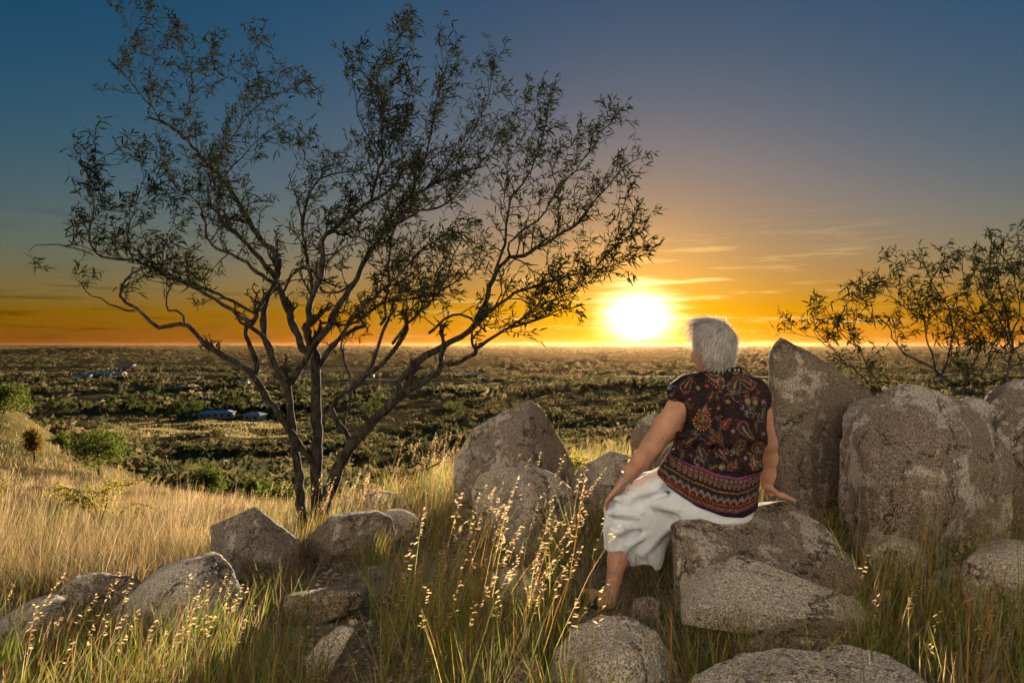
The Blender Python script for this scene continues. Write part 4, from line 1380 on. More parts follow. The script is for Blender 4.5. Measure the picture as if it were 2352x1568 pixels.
def big_tree():
    T = TreeMaker(6.0, 21)
    L_ = T.limb
    # stems
    L_('trunk', 1, [(604, 1600), (598, 1450), (588, 1300), (570, 1100), (540, 950), (525, 800), (512, 650), (500, 530), (490, 465)], .052, .036, 0.05, 0.05, (1, 1), 0)
    L_('trunk', 1, [(712, 1600), (715, 1450), (716, 1300), (722, 1000), (720, 800), (712, 600), (718, 400), (710, 280), (682, 190)], .062, .048, 0.12, 0.15, (1, 1), 0)
    L_('trunk', 1, [(735, 1600), (775, 1450), (832, 1280), (885, 1130), (950, 1000), (1030, 900), (1120, 800), (1220, 700), (1310, 600), (1395, 525)], .068, .044, -0.05, -0.25, (1, 1), 0)
    # low left limb off the middle stem
    L_('limb', 1, [(690, 1075), (660, 1030), (600, 950), (520, 840), (420, 700), (330, 570), (250, 430), (200, 370), (100, 300), (0, 250)], .036, .030, 0.10, -0.25, (1, 1), 0)
    L_('limb', 2, [(1254, 1454), (1150, 1390), (1080, 1310), (1010, 1255), (920, 1250), (830, 1260), (760, 1210), (680, 1130), (610, 1090), (595, 1050), (630, 970), (700, 920), (770, 890)], .028, .008, -0.25, -0.55, (0.72, 1.0), 5)
    L_('limb', 2, [(1000, 1250), (970, 1170), (900, 1165), (890, 1080), (935, 985)], .014, .006, -0.35, -0.5, (.8, 1), 3)
    L_('limb', 2, [(690, 1165), (580, 1140), (480, 1090), (400, 1060), (350, 990)], .010, .004, -0.42, -0.6, (.9, 1), 1)
    L_('limb', 1, [(240, 400), (250, 330), (222, 200), (172, 100), (150, 40), (200, 0), (255, -80)], .024, .022, -0.12, 0.1, (1, 1), 0)
    L_('limb', 2, [(1440, 1190), (1460, 1150), (1540, 1040), (1580, 950)], .022, .02, .1, .2, (1, 1), 0)
    # left stem: fork
    L_('limb', 1, [(492, 475), (430, 400), (370, 270), (330, 150), (305, 30), (310, -60)], .032, .030, .05, .25, (1, 1), 0)
    L_('limb', 3, [(83, 1278), (85, 1180), (115, 1070), (160, 1000), (180, 930)], .030, .030, .25, .40, (1, 1), 0)
    L_('limb', 1, [(480, 440), (400, 310), (350, 180), (290, 80), (210, 20)], .022, .022, 0.0, -.2, (1, 1), 0)
    L_('limb', 2, [(1440, 1245), (1380, 1220), (1250, 1130), (1130, 1060), (1000, 990), (880, 940), (800, 900), (690, 850), (520, 830), (440, 790), (405, 710), (405, 640), (430, 560), (430, 480), (400, 400)], .022, .006, -.2, -.85, (0.38, 1.0), 30)
    L_('limb', 2, [(1480, 1160), (1400, 1165), (1330, 1120), (1250, 1080), (1150, 1030), (1000, 985), (900, 960)], .018, .012, .1, -.2, (.5, 1), 8)
    L_('limb', 2, [(430, 815), (370, 790), (290, 765), (180, 745), (90, 752), (25, 790)], .007, .003, -.8, -.95, (.25, .5), 2)
    L_('limb', 2, [(690, 850), (640, 700), (680, 560), (720, 420), (760, 300)], .008, .003, -.6, -.3, (.2, 1), 13)
    L_('limb', 2, [(430, 560), (470, 400), (450, 250), (510, 190), (600, 150)], .006, .0025, -.8, -.7, (.3, 1), 8)
    L_('limb', 2, [(880, 940), (860, 800), (920, 640), (960, 500), (1000, 420)], .008, .003, -.4, .2, (.2, 1), 13)
    # big left-leaning limb
    L_('limb', 1, [(690, 215), (610, 180), (560, 60), (520, -20)], .042, .038, .15, .30, (1, 1), 0)
    L_('limb', 3, [(300, 1310), (250, 1210), (205, 1090), (172, 1000), (165, 950), (185, 870), (150, 800), (60, 700), (0, 610)], .036, .030, .30, .75, (.6, 1), 6)
    L_('limb', 2, [(1411, 610), (1350, 500), (1290, 410), (1220, 320), (1130, 220), (1050, 140), (980, 60), (900, 0)], .028, .017, .75, 1.0, (.0, 1), 22)
    L_('limb', 5, [(537, 985), (480, 950), (430, 870), (400, 830), (330, 760), (240, 640), (190, 570), (150, 500)], .014, .005, 1.0, 1.1, (.25, 1), 8)
    L_('limb', 5, [(410, 830), (380, 700), (390, 600), (430, 500), (500, 370)], .007, .003, 1.05, .9, (.1, 1), 8)
    L_('limb', 5, [(240, 640), (222, 520), (220, 390), (300, 320), (400, 200)], .006, .0025, 1.1, 1.2, (.3, 1), 5)
    L_('limb', 5, [(220, 390), (240, 260), (245, 70)], .0045, .002, 1.1, 1.15, (.2, 1), 4)
    L_('limb', 5, [(640, 1080), (680, 900), (720, 700), (700, 520), (620, 300), (612, 240)], .008, .0025, .95, .7, (.15, 1), 13)
    L_('limb', 5, [(720, 700), (820, 600), (880, 480)], .006, .0025, .85, .6, (.1, 1), 8)
    L_('limb', 5, [(880, 1330), (960, 1180), (1080, 1020), (1200, 860), (1380, 740), (1560, 730)], .011, .003, .8, .25, (.1, 1), 20)
    L_('limb', 5, [(1100, 1000), (1150, 800), (1190, 640), (1185, 450), (1260, 340)], .006, .002, .5, .35, (.2, 1), 8)
    L_('limb', 5, [(950, 1400), (1100, 1250), (1250, 1100), (1400, 1010), (1600, 1140)], .009, .003, .7, .3, (.1, 1), 18)
    L_('limb', 2, [(1575, 960), (1530, 900), (1430, 790), (1330, 690), (1230, 600), (1150, 440), (1180, 300)], .030, .008, .35, -.1, (.3, 1), 18)
    L_('limb', 2, [(1560, 990), (1440, 910), (1350, 840), (1220, 780), (1150, 720), (1120, 600), (1080, 480), (940, 380), (850, 200)], .022, .005, .3, .9, (.3, 1), 20)
    # middle limbs
    L_('limb', 1, [(690, 210), (652, 100), (640, 0)], .044, .038, .15, .05, (1, 1), 0)
    L_('limb', 3, [(372, 1260), (365, 1150), (400, 1050), (440, 980), (450, 870), (456, 720), (480, 690), (560, 620), (650, 540), (760, 480), (850, 430)], .034, .014, .05, -.5, (.35, 1), 20)
    L_('limb', 3, [(395, 1060), (380, 930), (345, 780), (330, 640), (350, 500), (370, 430), (430, 350), (520, 300), (680, 290)], .022, .007, .05, .6, (.2, 1), 22)
    L_('limb', 3, [(480, 690), (560, 670), (640, 700), (770, 720)], .012, .007, -.2, -.6, (.2, 1), 9)
    L_('limb', 3, [(380, 1060), (290, 900), (215, 1000)], .012, .006, .05, .2, (.2, 1), 4)
    L_('limb', 3, [(215, 1040), (265, 930), (340, 900), (400, 915), (440, 960)], .014, .012, .3, .1, (.2, .8), 4)
    # big diagonal to the upper right
    L_('limb', 1, [(515, 455), (560, 370), (640, 270), (700, 170), (780, 60), (835, -10)], .034, .032, .05, -.1, (1, 1), 0)
    L_('limb', 3, [(507, 1230), (520, 1190), (600, 1070), (660, 970), (720, 860), (800, 730), (850, 670), (880, 580), (960, 480), (1100, 400), (1200, 350), (1380, 280)], .034, .010, -.1, .7, (.3, 1), 28)
    L_('limb', 3, [(850, 660), (1000, 580), (1060, 540), (1200, 510), (1330, 400), (1450, 230), (1568, 100)], .016, .004, .2, .5, (.15, 1), 22)
    L_('limb', 3, [(640, 990), (570, 1040), (470, 1050), (430, 1010)], .012, .010, -.1, .1, (.2, .8), 3)
    L_('limb', 3, [(760, 480), (790, 350), (830, 200), (820, 60), (830, -100), (800, -290), (860, -420), (960, -600)], .016, .003, -.45, -.1, (.05, 1), 34)
    L_('limb', 3, [(1000, 450), (1060, 300), (1120, 120), (1150, -50), (1190, -250), (1260, -480)], .014, .003, .5, .2, (.05, 1), 28)
    L_('limb', 3, [(1100, 400), (1200, 300), (1310, 180), (1420, 0), (1500, -200), (1530, -400)], .011, .003, .6, .9, (.05, 1), 24)
    L_('limb', 3, [(830, 200), (740, 80), (680, -60), (650, -250), (640, -420)], .008, .0025, -.3, -.6, (.1, 1), 16)
    L_('limb', 3, [(850, 430), (930, 300), (960, 120), (980, -100), (940, -300)], .010, .003, -.5, -.9, (.1, 1), 20)
    # slender limbs to the right of the middle stem
    L_('limb', 1, [(735, 330), (760, 280), (830, 180), (920, 90), (1000, 40), (1100, 5)], .026, .020, .15, .3, (1, 1), 0)
    L_('limb', 3, [(730, 1190), (840, 1110), (1000, 1090), (1180, 1050), (1320, 960), (1440, 820)], .018, .006, .3, .9, (.2, 1), 20)
    L_('limb', 3, [(455, 1480), (520, 1390), (600, 1290), (680, 1160), (800, 1060), (930, 940), (1060, 800), (1200, 700)], .022, .006, .15, -.6, (.35, 1), 24)
    L_('limb', 3, [(440, 1240), (600, 1250), (780, 1160), (900, 1020), (1050, 900)], .014, .005, .2, .6, (.3, 1), 14)
    # right stem
    L_('limb', 1, [(1375, 520), (1368, 480), (1385, 420), (1450, 340), (1550, 260), (1650, 200), (1780, 130), (1900, 60), (1965, -5)], .036, .028, -.25, -.2, (1, 1), 0)
    L_('limb', 4, [(392, 1300), (420, 1240), (450, 1180), (480, 1100), (500, 1040), (540, 980), (580, 950), (660, 940), (740, 890), (830, 840), (940, 765), (1000, 680), (1050, 620), (1130, 530), (1180, 470)], .028, .005, -.2, .5, (.35, 1), 26)
    L_('limb', 4, [(490, 1060), (545, 880), (555, 760), (580, 640), (660, 540), (700, 450), (740, 330), (780, 150)], .016, .003, -.1, -.5, (.2, 1), 24)
    L_('limb', 4, [(575, 945), (572, 870), (650, 810), (740, 740), (820, 610), (940, 470), (1010, 370), (1130, 200)], .013, .003, .05, .6, (.3, 1), 22)
    L_('limb', 4, [(600, 620), (560, 480), (640, 330), (660, 160)], .006, .0025, -.3, .1, (.2, 1), 11)
    L_('limb', 4, [(820, 840), (830, 640), (800, 480), (900, 360)], .006, .0025, .2, .4, (.2, 1), 10)
    L_('limb', 4, [(1100, 990), (1150, 800), (1170, 680), (1200, 600)], .005, .002, -.6, -.6, (.2, 1), 4)
    L_('limb', 1, [(1400, 525), (1550, 450), (1660, 370), (1695, 290), (1690, 220), (1720, 180)], .034, .024, -.25, -.45, (1, 1), 0)
    L_('limb', 1, [(1690, 290), (1760, 300), (1840, 290), (1900, 250), (1965, 220)], .022, .020, -.4, -.6, (1, 1), 0)
    L_('limb', 4, [(390, 1435), (470, 1375), (560, 1325), (700, 1285), (800, 1240), (890, 1200)], .018, .004, -.6, -.9, (.4, 1), 9)
    L_('limb', 4, [(420, 1260), (530, 1190), (640, 1120), (760, 1090), (880, 1050), (1000, 1020), (1130, 990), (1240, 950)], .018, .004, -.25, -.7, (.15, 1), 26)
    L_('limb', 4, [(500, 1360), (650, 1270), (720, 1210), (860, 1150), (960, 1090), (1060, 1075)], .012, .003, -.65, -.3, (.2, 1), 16)
    L_('limb', 4, [(1000, 1020), (1080, 940), (1160, 870), (1250, 800)], .006, .002, -.6, -.5, (.1, 1), 10)
    L_('limb', 4, [(150, 1350), (250, 1270), (330, 1250), (450, 1340)], .013, .010, -.4, -.5, (.2, 1), 5)
    # knotted branch from the right stem
    L_('limb', 1, [(985, 930), (955, 835), (890, 780), (835, 650), (870, 590), (1000, 480), (1090, 400), (1160, 350), (1280, 250), (1370, 130), (1425, 30)], .026, .022, -.1, -.55, (1, 1), 0)
    L_('limb', 3, [(895, 1370), (960, 1290), (1060, 1180), (1140, 1100), (1210, 1000), (1260, 850), (1330, 720)], .017, .005, -.5, -.9, (.25, 1), 22)
    L_('limb', 1, [(1090, 400), (1150, 310), (1200, 160), (1255, 10)], .020, .018, -.35, -.3, (1, 1), 0)
    L_('limb', 3, [(820, 1250), (850, 1200), (850, 1100), (870, 960), (880, 800), (920, 620), (1020, 480), (1040, 300)], .016, .007, -.3, .2, (.2, 1), 24)
    L_('limb', 1, [(930, 800), (960, 680), (990, 560), (990, 430), (930, 260), (915, 130), (950, 60)], .016, .010, -.1, .3, (.7, 1), 3)
    L_('limb', 1, [(1340, 620), (1325, 680), (1370, 820), (1430, 920), (1460, 1000)], .005, .002, -.3, -.35, (.9, 1), 0)
    loc = (float((725 - CX) / FPX * 6.1), 6.1, float(ground_z((725 - CX) / FPX * 6.1, 6.1)))
    return T.finish('wattle_tree', loc, 'dark open crowned tree with several stems and narrow leaves left of centre')


def sapling(name, label, Y, base, limbs, seed, dens=1.0):
    T = TreeMaker(Y, seed, 0.078, (0.25, 0, -0.1), 0.75)
    T.dens = dens * 0.5
    for i, a in enumerate(limbs):
        T.limb('trunk' if i == 0 else 'limb', 6, *a)
    x = (CUT[6][0] + base[0] * .29297 - CX) / FPX * Y
    return T.finish(name, (x, Y, float(ground_z(x, Y))), label, 'saplings behind the boulders')


tree = big_tree()
sapling('wattle_sapling', 'sparse leaning sapling just right of the pointed boulder', 6.2, (800, 1600), [
    ([(870, 1800), (850, 1500), (820, 1270), (760, 1170), (700, 1050), (650, 960), (600, 850), (560, 700), (580, 560)], .011, .003, 0, .2, (.3, 1), 16),
    ([(800, 1310), (700, 1200), (560, 1080), (420, 950), (330, 830), (290, 700)], .008, .003, 0, -.3, (.3, 1), 16),
    ([(640, 960), (520, 850), (450, 740), (400, 660)], .006, .003, .1, .3, (.1, 1), 12),
    ([(600, 850), (640, 740), (680, 650), (640, 540)], .005, .002, .1, -.1, (.1, 1), 9),
    ([(430, 960), (330, 900), (230, 860), (120, 850)], .005, .002, -.2, -.3, (.1, 1), 8)], 31)
sapling('wattle_sapling', 'forked sapling rising behind the huge rounded boulder', 6.0, (1400, 1500), [
    ([(1410, 1750), (1408, 1500), (1405, 1330), (1390, 1240), (1310, 1170), (1380, 960), (1400, 800), (1350, 640), (1250, 480), (1180, 330)], .015, .004, 0, .2, (.45, 1), 18),
    ([(1310, 1180), (1230, 1120), (1060, 1030), (940, 930), (880, 780), (760, 700), (720, 620)], .011, .003, 0, -.4, (.4, 1), 14),
    ([(1260, 1130), (1230, 1000), (1190, 860), (1160, 720), (1100, 560), (1000, 420), (940, 300)], .010, .003, 0, .4, (.3, 1), 20),
    ([(1160, 720), (1050, 660), (930, 580), (800, 520), (720, 490)], .006, .002, .2, .3, (.1, 1), 16),
    ([(1400, 800), (1280, 720), (1190, 560), (1250, 380), (1290, 280)], .007, .002, .1, -.3, (.1, 1), 18),
    ([(1390, 960), (1300, 820), (1180, 760), (1040, 700)], .006, .002, .1, .5, (.1, 1), 13)], 32)
sapling('wattle_sapling', 'leafy sapling with curved stems left of the dark right edge boulder', 5.9, (1500, 1500), [
    ([(1500, 1750), (1495, 1450), (1490, 1250), (1560, 1080), (1620, 920), (1590, 760), (1520, 600), (1480, 450), (1470, 300)], .011, .003, 0, .1, (.3, 1), 24),
    ([(1450, 1310), (1540, 1210), (1640, 1140), (1700, 960), (1740, 840), (1660, 700), (1600, 560), (1560, 340)], .011, .003, 0, .3, (.3, 1), 22),
    ([(1620, 920), (1540, 820), (1440, 740), (1420, 600)], .006, .002, 0, -.4, (.1, 1), 14),
    ([(1490, 1250), (1480, 1080), (1540, 960), (1500, 860)], .006, .002, 0, .2, (.1, 1), 9)], 33)
sapling('wattle_sapling', 'tallest sapling by the right edge with dense narrow leaves', 5.7, (1830, 1300), [
    ([(1830, 1500), (1825, 1180), (1845, 1050), (1860, 930), (1830, 800), (1800, 640), (1770, 500), (1750, 340), (1770, 150), (1775, 90)], .016, .003, 0, .1, (.3, 1), 26),
    ([(1850, 960), (1780, 760), (1700, 640), (1640, 480), (1680, 330)], .010, .003, 0, -.3, (.2, 1), 20),
    ([(1840, 1000), (1950, 920), (2020, 820), (2080, 650), (2060, 400)], .010, .003, 0, .2, (.2, 1), 18),
    ([(1860, 840), (1920, 700), (1900, 520), (1880, 380), (1900, 300)], .008, .003, 0, .4, (.2, 1), 18),
    ([(1820, 1080), (1740, 980), (1640, 890), (1560, 820)], .008, .003, 0, .1, (.3, 1), 12),
    ([(1900, 520), (1970, 380), (1960, 220)], .005, .002, .3, .4, (.2, 1), 7)], 34)
# ------------------------------------------------------------------ grass
def grass_mat(name, trans=0.5, gain=1.25):
    m = MT(name)
    c = m.attr()
    t = m.n('ShaderNodeVectorMath', {0: c, 1: (gain, gain, gain)}, operation='MULTIPLY').outputs[0]
    return m.leafy(c, t, trans)


GRASS = grass_mat('grass_blades')
SEED = grass_mat('grass_seed', 0.62, 1.5)
RK = np.array(ROCKS)


def free_of_rocks(x, y, f=0.80):
    ok = np.ones(len(x), bool)
    for cx, cy, rx, ry in RK:
        ok &= ((x - cx) / (rx * f)) ** 2 + ((y - cy) / (ry * f)) ** 2 > 1
    return ok


class Blades:
    def __init__(s):
        s.V, s.F3, s.F4, s.C, s.n = [], [], [], [], 0

    def add(s, x, y, z, h, wd, lean, az, c0, c1, rg, curve=0.6):
        """tapering curved blades; c0 root colour, c1 tip colour"""
        n = len(x)
        d = np.stack([np.cos(az), np.sin(az), np.zeros(n)], 1)
        sd = np.stack([-np.sin(az + rg.normal(0, .8, n)), np.cos(az + rg.normal(0, .8, n)), np.zeros(n)], 1)
        face = rg.uniform(-1, 1, n)
        sd = sd * np.sqrt(1 - 0.5 * face[:, None] ** 2)
        p = np.stack([x, y, z], 1)
        lv = []
        for t in (0.0, 0.4, 0.75, 1.0):
            off = lean * (t + curve * t * t) / (1 + curve)
            lv.append(p + d * (h * off)[:, None] + np.array([0, 0, 1.0]) * (h * t * np.sqrt(np.maximum(1 - (0.6 * lean * t) ** 2, 0.1)))[:, None])
        ws = (0.5, 0.42, 0.26)
        V = np.concatenate([np.stack([lv[k] - sd * (wd * ws[k])[:, None], lv[k] + sd * (wd * ws[k])[:, None]], 1) for k in range(3)] + [lv[3][:, None]], 1)
        ts = np.array([0, 0, .4, .4, .75, .75, 1.0])
        C = c0[:, None] * (1 - ts)[None, :, None] + c1[:, None] * ts[None, :, None]
        i = np.arange(n)[:, None] * 7 + s.n
        s.F4 += [i + [0, 1, 3, 2], i + [2, 3, 5, 4]]
        s.F3.append(i + [4, 5, 6])
        s.V.append(V.reshape(-1, 3))
        s.C.append(C.reshape(-1, 3))
        s.n += n * 7

    def mesh(s, name):
        return mesh_from(name, np.concatenate(s.V), [np.concatenate(s.F4), np.concatenate(s.F3)], cols=np.concatenate(s.C))


def pal(rg, n, cols, var=0.2):
    c = np.array(cols)[rg.integers(0, len(cols), n)]
    return np.clip(c * (1 + var * rg.normal(size=(n, 1))) * (1 + 0.08 * rg.normal(size=(n, 3))), 0.005, 0.9)


GREEN = [(0.13, 0.185, 0.030), (0.17, 0.20, 0.038), (0.09, 0.145, 0.027), (0.21, 0.22, 0.05)]
TIPS = [(0.34, 0.27, 0.06), (0.38, 0.15, 0.05), (0.22, 0.25, 0.05), (0.46, 0.36, 0.14), (0.16, 0.22, 0.035)]
DRY = [(0.33, 0.225, 0.105), (0.27, 0.17, 0.075), (0.37, 0.27, 0.14), (0.20, 0.135, 0.065)]
DULL = [(0.22, 0.18, 0.12), (0.16, 0.13, 0.09), (0.29, 0.245, 0.175)]


def on_track(px, Y):
    """bare trodden earth: a strip that comes in at the bottom left of centre and winds towards the trunks"""
    row = EY + 1.28 / Y * FPX
    c = np.interp(row, [1200, 1300, 1380, 1450, 1568], [760, 760, 770, 800, 860])
    wdt = np.interp(row, [1200, 1300, 1400, 1568], [30, 70, 130, 170])
    return np.exp(-((px - c) / wdt) ** 2)


def near_grass():
    rg = np.random.default_rng(41)
    B_ = Blades()
    # tussocks
    n = 2300
    Y = np.exp(rg.uniform(np.log(1.75), np.log(8.5), n))
    px = rg.uniform(-150, 2500, n)
    x = (px - CX) / FPX * Y
    clump = fbm(np.stack([x / 0.8, Y / 0.8, x * 0 + 3], 1), 3)
    keep = (rg.random(n) < 0.42 + 0.75 * clump + 0.10 * (px > 1000)) & free_of_rocks(x, Y, 0.86) & (rg.random(n) > 1.25 * on_track(px, Y))
    keep &= ~((np.abs(px - 1395) < 95) & (Y < 3.5) & (Y > 2.45) & (rg.random(n) < 0.72))
    x, Y, px = x[keep], Y[keep], px[keep]
    cnt = rg.integers(12, 30, len(x))
    k = np.repeat(np.arange(len(x)), cnt)
    m = len(k)
    g = rg.random(len(x))[k]
    pk = px[k]
    xx = x[k] + rg.normal(0, 0.035, m)
    yy = Y[k] + rg.normal(0, 0.035, m)
    hh = rg.uniform(0.08, 0.27, m) * np.where(g < .5, 1.15, .9) * np.where(pk > 900, 1.2, 1.0)
    green = (g < np.where(pk < 620, 0.45, 0.62))[:, None]
    c0 = np.where(green, pal(rg, m, GREEN), pal(rg, m, DULL))
    c1 = np.where(green, pal(rg, m, TIPS), pal(rg, m, DULL + DRY))
    B_.add(xx, yy, ground_z(xx, yy) - 0.01, hh, rg.uniform(0.003, 0.006, m), rg.uniform(0.15, 0.8, m), rg.uniform(0, 6.28, m), c0, c1, rg)
    # rank grass in front of the lower left boulders and along the bottom
    n = 470
    Y = rg.uniform(1.75, 3.15, n)
    px = np.r_[rg.uniform(-120, 720, n - 220), rg.uniform(1900, 2450, 120), rg.uniform(900, 1250, 100)]
    x = (px - CX) / FPX * Y
    ok = free_of_rocks(x, Y, 0.95) & (rg.random(n) > on_track(px, Y))
    x, Y = x[ok], Y[ok]
    k = np.repeat(np.arange(len(x)), rg.integers(8, 18, len(x)))
    m = len(k)
    xx, yy = x[k] + rg.normal(0, 0.05, m), Y[k] + rg.normal(0, 0.05, m)
    gg = (rg.random(len(x)) < 0.6)[k][:, None]
    B_.add(xx, yy, ground_z(xx, yy) - 0.01, rg.uniform(0.12, 0.34, m), rg.uniform(0.003, 0.0055, m), rg.uniform(0.1, 0.8, m), rg.normal(0.3, 1.3, m), np.where(gg, pal(rg, m, GREEN), pal(rg, m, DULL)), np.where(gg, pal(rg, m, TIPS + GREEN), pal(rg, m, DULL + DRY)), rg)
    # low litter of dead blades on the bare soil
    n = 9000
    Y = np.exp(rg.uniform(np.log(1.8), np.log(6.5), n))
    px = rg.uniform(-150, 2500, n)
    x = (px - CX) / FPX * Y
    keep = free_of_rocks(x, Y, 0.9) & (rg.random(n) > 0.15 * on_track(px, Y))
    x, Y = x[keep], Y[keep]
    m = len(x)
    B_.add(x, Y, ground_z(x, Y) - 0.003, rg.uniform(0.04, 0.14, m), rg.uniform(0.002, 0.005, m), rg.uniform(0.7, 1.4, m), rg.uniform(0, 6.28, m), pal(rg, m, DULL), pal(rg, m, DULL + DRY[:1] + GREEN[:1]), rg, 0.9)
    o = obj('grass', B_.mesh('near_grass'), GRASS)
    tag(o, 'green and rust tipped grass tufts growing between the boulders', 'grass', kind='stuff')


def track_litter():
    """gravel, chips of rock and dead leaves on the trodden earth"""
    rg = np.random.default_rng(52)
    n = 2600
    Y = np.exp(rg.uniform(np.log(1.8), np.log(5.5), n))
    px = rg.uniform(420, 1250, n)
    x = (px - CX) / FPX * Y
    ok = (rg.random(n) < 0.08 + on_track(px, Y)) & free_of_rocks(x, Y, 0.9)
    x, Y = x[ok], Y[ok]
    m = len(x)
    z = ground_z(x, Y)
    oc = np.array([(1, 0, 0), (-1, 0, 0), (0, 1, 0), (0, -1, 0), (0, 0, 1), (0, 0, -1.0)])
    fc = np.array([(0, 2, 4), (2, 1, 4), (1, 3, 4), (3, 0, 4), (2, 0, 5), (1, 2, 5), (3, 1, 5), (0, 3, 5)])
    sz = np.exp(rg.normal(-4.75, 0.55, m))
    V = oc[None] * sz[:, None, None] * rg.uniform(0.5, 1.3, (m, 6, 1)) * (1, 1, 0.6) + rg.normal(0, 0.25, (m, 6, 3)) * sz[:, None, None] + np.stack([x, Y, z + sz * 0.15], 1)[:, None]
    F_ = (np.arange(m)[:, None, None] * 6 + fc[None]).reshape(-1, 3)
    C = np.repeat(pal(rg, m, [(0.30, 0.27, 0.23), (0.22, 0.18, 0.14), (0.42, 0.39, 0.34), (0.14, 0.11, 0.085)]), 6, 0)
    mt = MT('gravel_stone')
    o = obj('gravel', mesh_from('gravel', V.reshape(-1, 3), F_, smooth=False, cols=C), mt.principled(mt.attr(), 0.95, 0.1))
    tag(o, 'loose gravel and rock chips on the bare earth between the boulders', 'gravel', kind='stuff')
    lv = Leaves()
    k = rg.integers(0, m, 900)
    for i in k:
        lv.add((x[i] + rg.normal(0, .06), Y[i] + rg.normal(0, .06), z[i] + 0.012), rg.normal(0, 1, 3) * (1, 1, .12), rg.uniform(.03, .08), rg.uniform(.003, .007))
    o = obj('leaf_litter', lv.mesh('leaf_litter', rg, 0.02), leaf_mat('dead_leaf', (0.12, 0.085, 0.05), (0.32, 0.25, 0.17), (0.2, 0.14, 0.08), 0.15))
    tag(o, 'dead narrow leaves strewn over the bare earth by the tree', 'leaf litter', kind='stuff')


def seed_grass():
    rg = np.random.default_rng(43)
    St, Sd = Blades(), Leaves()
    # (px range, Y range, count, height range)
    zones = [((860, 1260), (2.0, 3.2), 80, (0.34, 0.74)), ((930, 1420), (2.4, 4.4), 76, (0.30, 0.72)), ((870, 1060), (5.8, 8.0), 70, (0.4, 0.75)), ((1240, 1400), (1.75, 2.05), 6, (0.35, 0.52)),
             ((1320, 1430), (5.6, 7.2), 22, (0.35, 0.6)), ((1820, 1930), (3.6, 4.2), 20, (0.3, 0.5)), ((1940, 2380), (2.3, 3.5), 80, (0.4, 0.75)), ((2180, 2420), (1.7, 2.5), 22, (0.4, 0.7)),
             ((680, 880), (5.1, 5.8), 45, (0.35, 0.6)), ((-60, 560), (2.0, 3.0), 34, (0.25, 0.5)), ((1880, 2330), (1.9, 2.5), 20, (0.22, 0.42)), ((400, 700), (5.2, 9.0), 60, (0.3, 0.5)), ((580, 980), (1.9, 2.5), 22, (0.12, 0.3))]
    for (a, b), (y0, y1), n, (h0, h1) in zones:
        px, Y = rg.uniform(a, b, n), rg.uniform(y0, y1, n)
        x = (px - CX) / FPX * Y
        k = free_of_rocks(x, Y, 0.75) & ~((px > 1345) & (px < 1470) & (Y > 2.2))
        x, Y, px = x[k], Y[k], px[k]
        m = len(x)
        if not m:
            continue
        h = rg.uniform(h0, h1, m)
        lean = rg.uniform(0.08, 0.55, m)
        az = rg.normal(0.15, 0.55, m)
        z = ground_z(x, Y)
        gr = rg.random(m) < 0.5
        c0 = np.where(gr[:, None], pal(rg, m, GREEN), pal(rg, m, [(0.34, 0.16, 0.06), (0.38, 0.26, 0.10)]))
        c1 = pal(rg, m, [(0.44, 0.28, 0.11), (0.40, 0.32, 0.14), (0.42, 0.20, 0.07)])
        St.add(x, Y, z - 0.02, h, rg.uniform(0.0022, 0.0034, m), lean, az, c0, c1, rg, 0.7)
        for q in range(m):                                       # leaf blades at the foot of each stalk
            u = int(rg.integers(3, 7))
            St.add(np.full(u, x[q]) + rg.normal(0, .02, u), np.full(u, Y[q]) + rg.normal(0, .02, u), np.full(u, z[q]) - 0.01, h[q] * rg.uniform(0.35, 0.8, u), rg.uniform(0.003, 0.0055, u), rg.uniform(0.15, 0.6, u), rg.uniform(0, 6.28, u), pal(rg, u, GREEN), pal(rg, u, TIPS), rg)
        for q in range(m):
            top = h[q]
            hl = rg.uniform(0.07, 0.16)
            cnt = int(hl / 0.0075)
            d = np.array([math.cos(az[q]), math.sin(az[q]), 0])
            for i in range(cnt):
                t = 1 - hl / top * i / cnt
                off = lean[q] * (t + 0.7 * t * t) / 1.7
                p = np.array([x[q], Y[q], z[q] - 0.02]) + d * top * off + np.array([0, 0, top * t * math.sqrt(max(1 - (0.6 * lean[q] * t) ** 2, .1))])
                dd = np.array([0.95, 0.0, 0.22]) * (1 if rg.random() < .72 else -0.6) + rg.normal(0, 0.30, 3)
                Sd.add(p, dd, rg.uniform(0.009, 0.022), rg.uniform(0.0012, 0.0024))
    o = obj('grass_stalks', St.mesh('grass_stalks'), GRASS)
    tag(o, 'tall thin grass stalks leaning in the wind between the boulders', 'grass', kind='stuff')
    me = Sd.mesh('seed_heads', rg, 0.1)
    m = MT('seed_husk')
    r = m.n('ShaderNodeNewGeometry').outputs['Random Per Island']
    c = m.ramp(r, [(0.0, (0.30, 0.20, 0.10)), (1.0, (0.52, 0.42, 0.26))])
    t = m.ramp(r, [(0.0, (0.42, 0.27, 0.12)), (1.0, (0.66, 0.50, 0.28))])
    o = obj('seed_heads', me, m.leafy(c, t, 0.6))
    tag(o, 'glowing golden seed heads on the tall grass stalks', 'seed heads', kind='stuff')


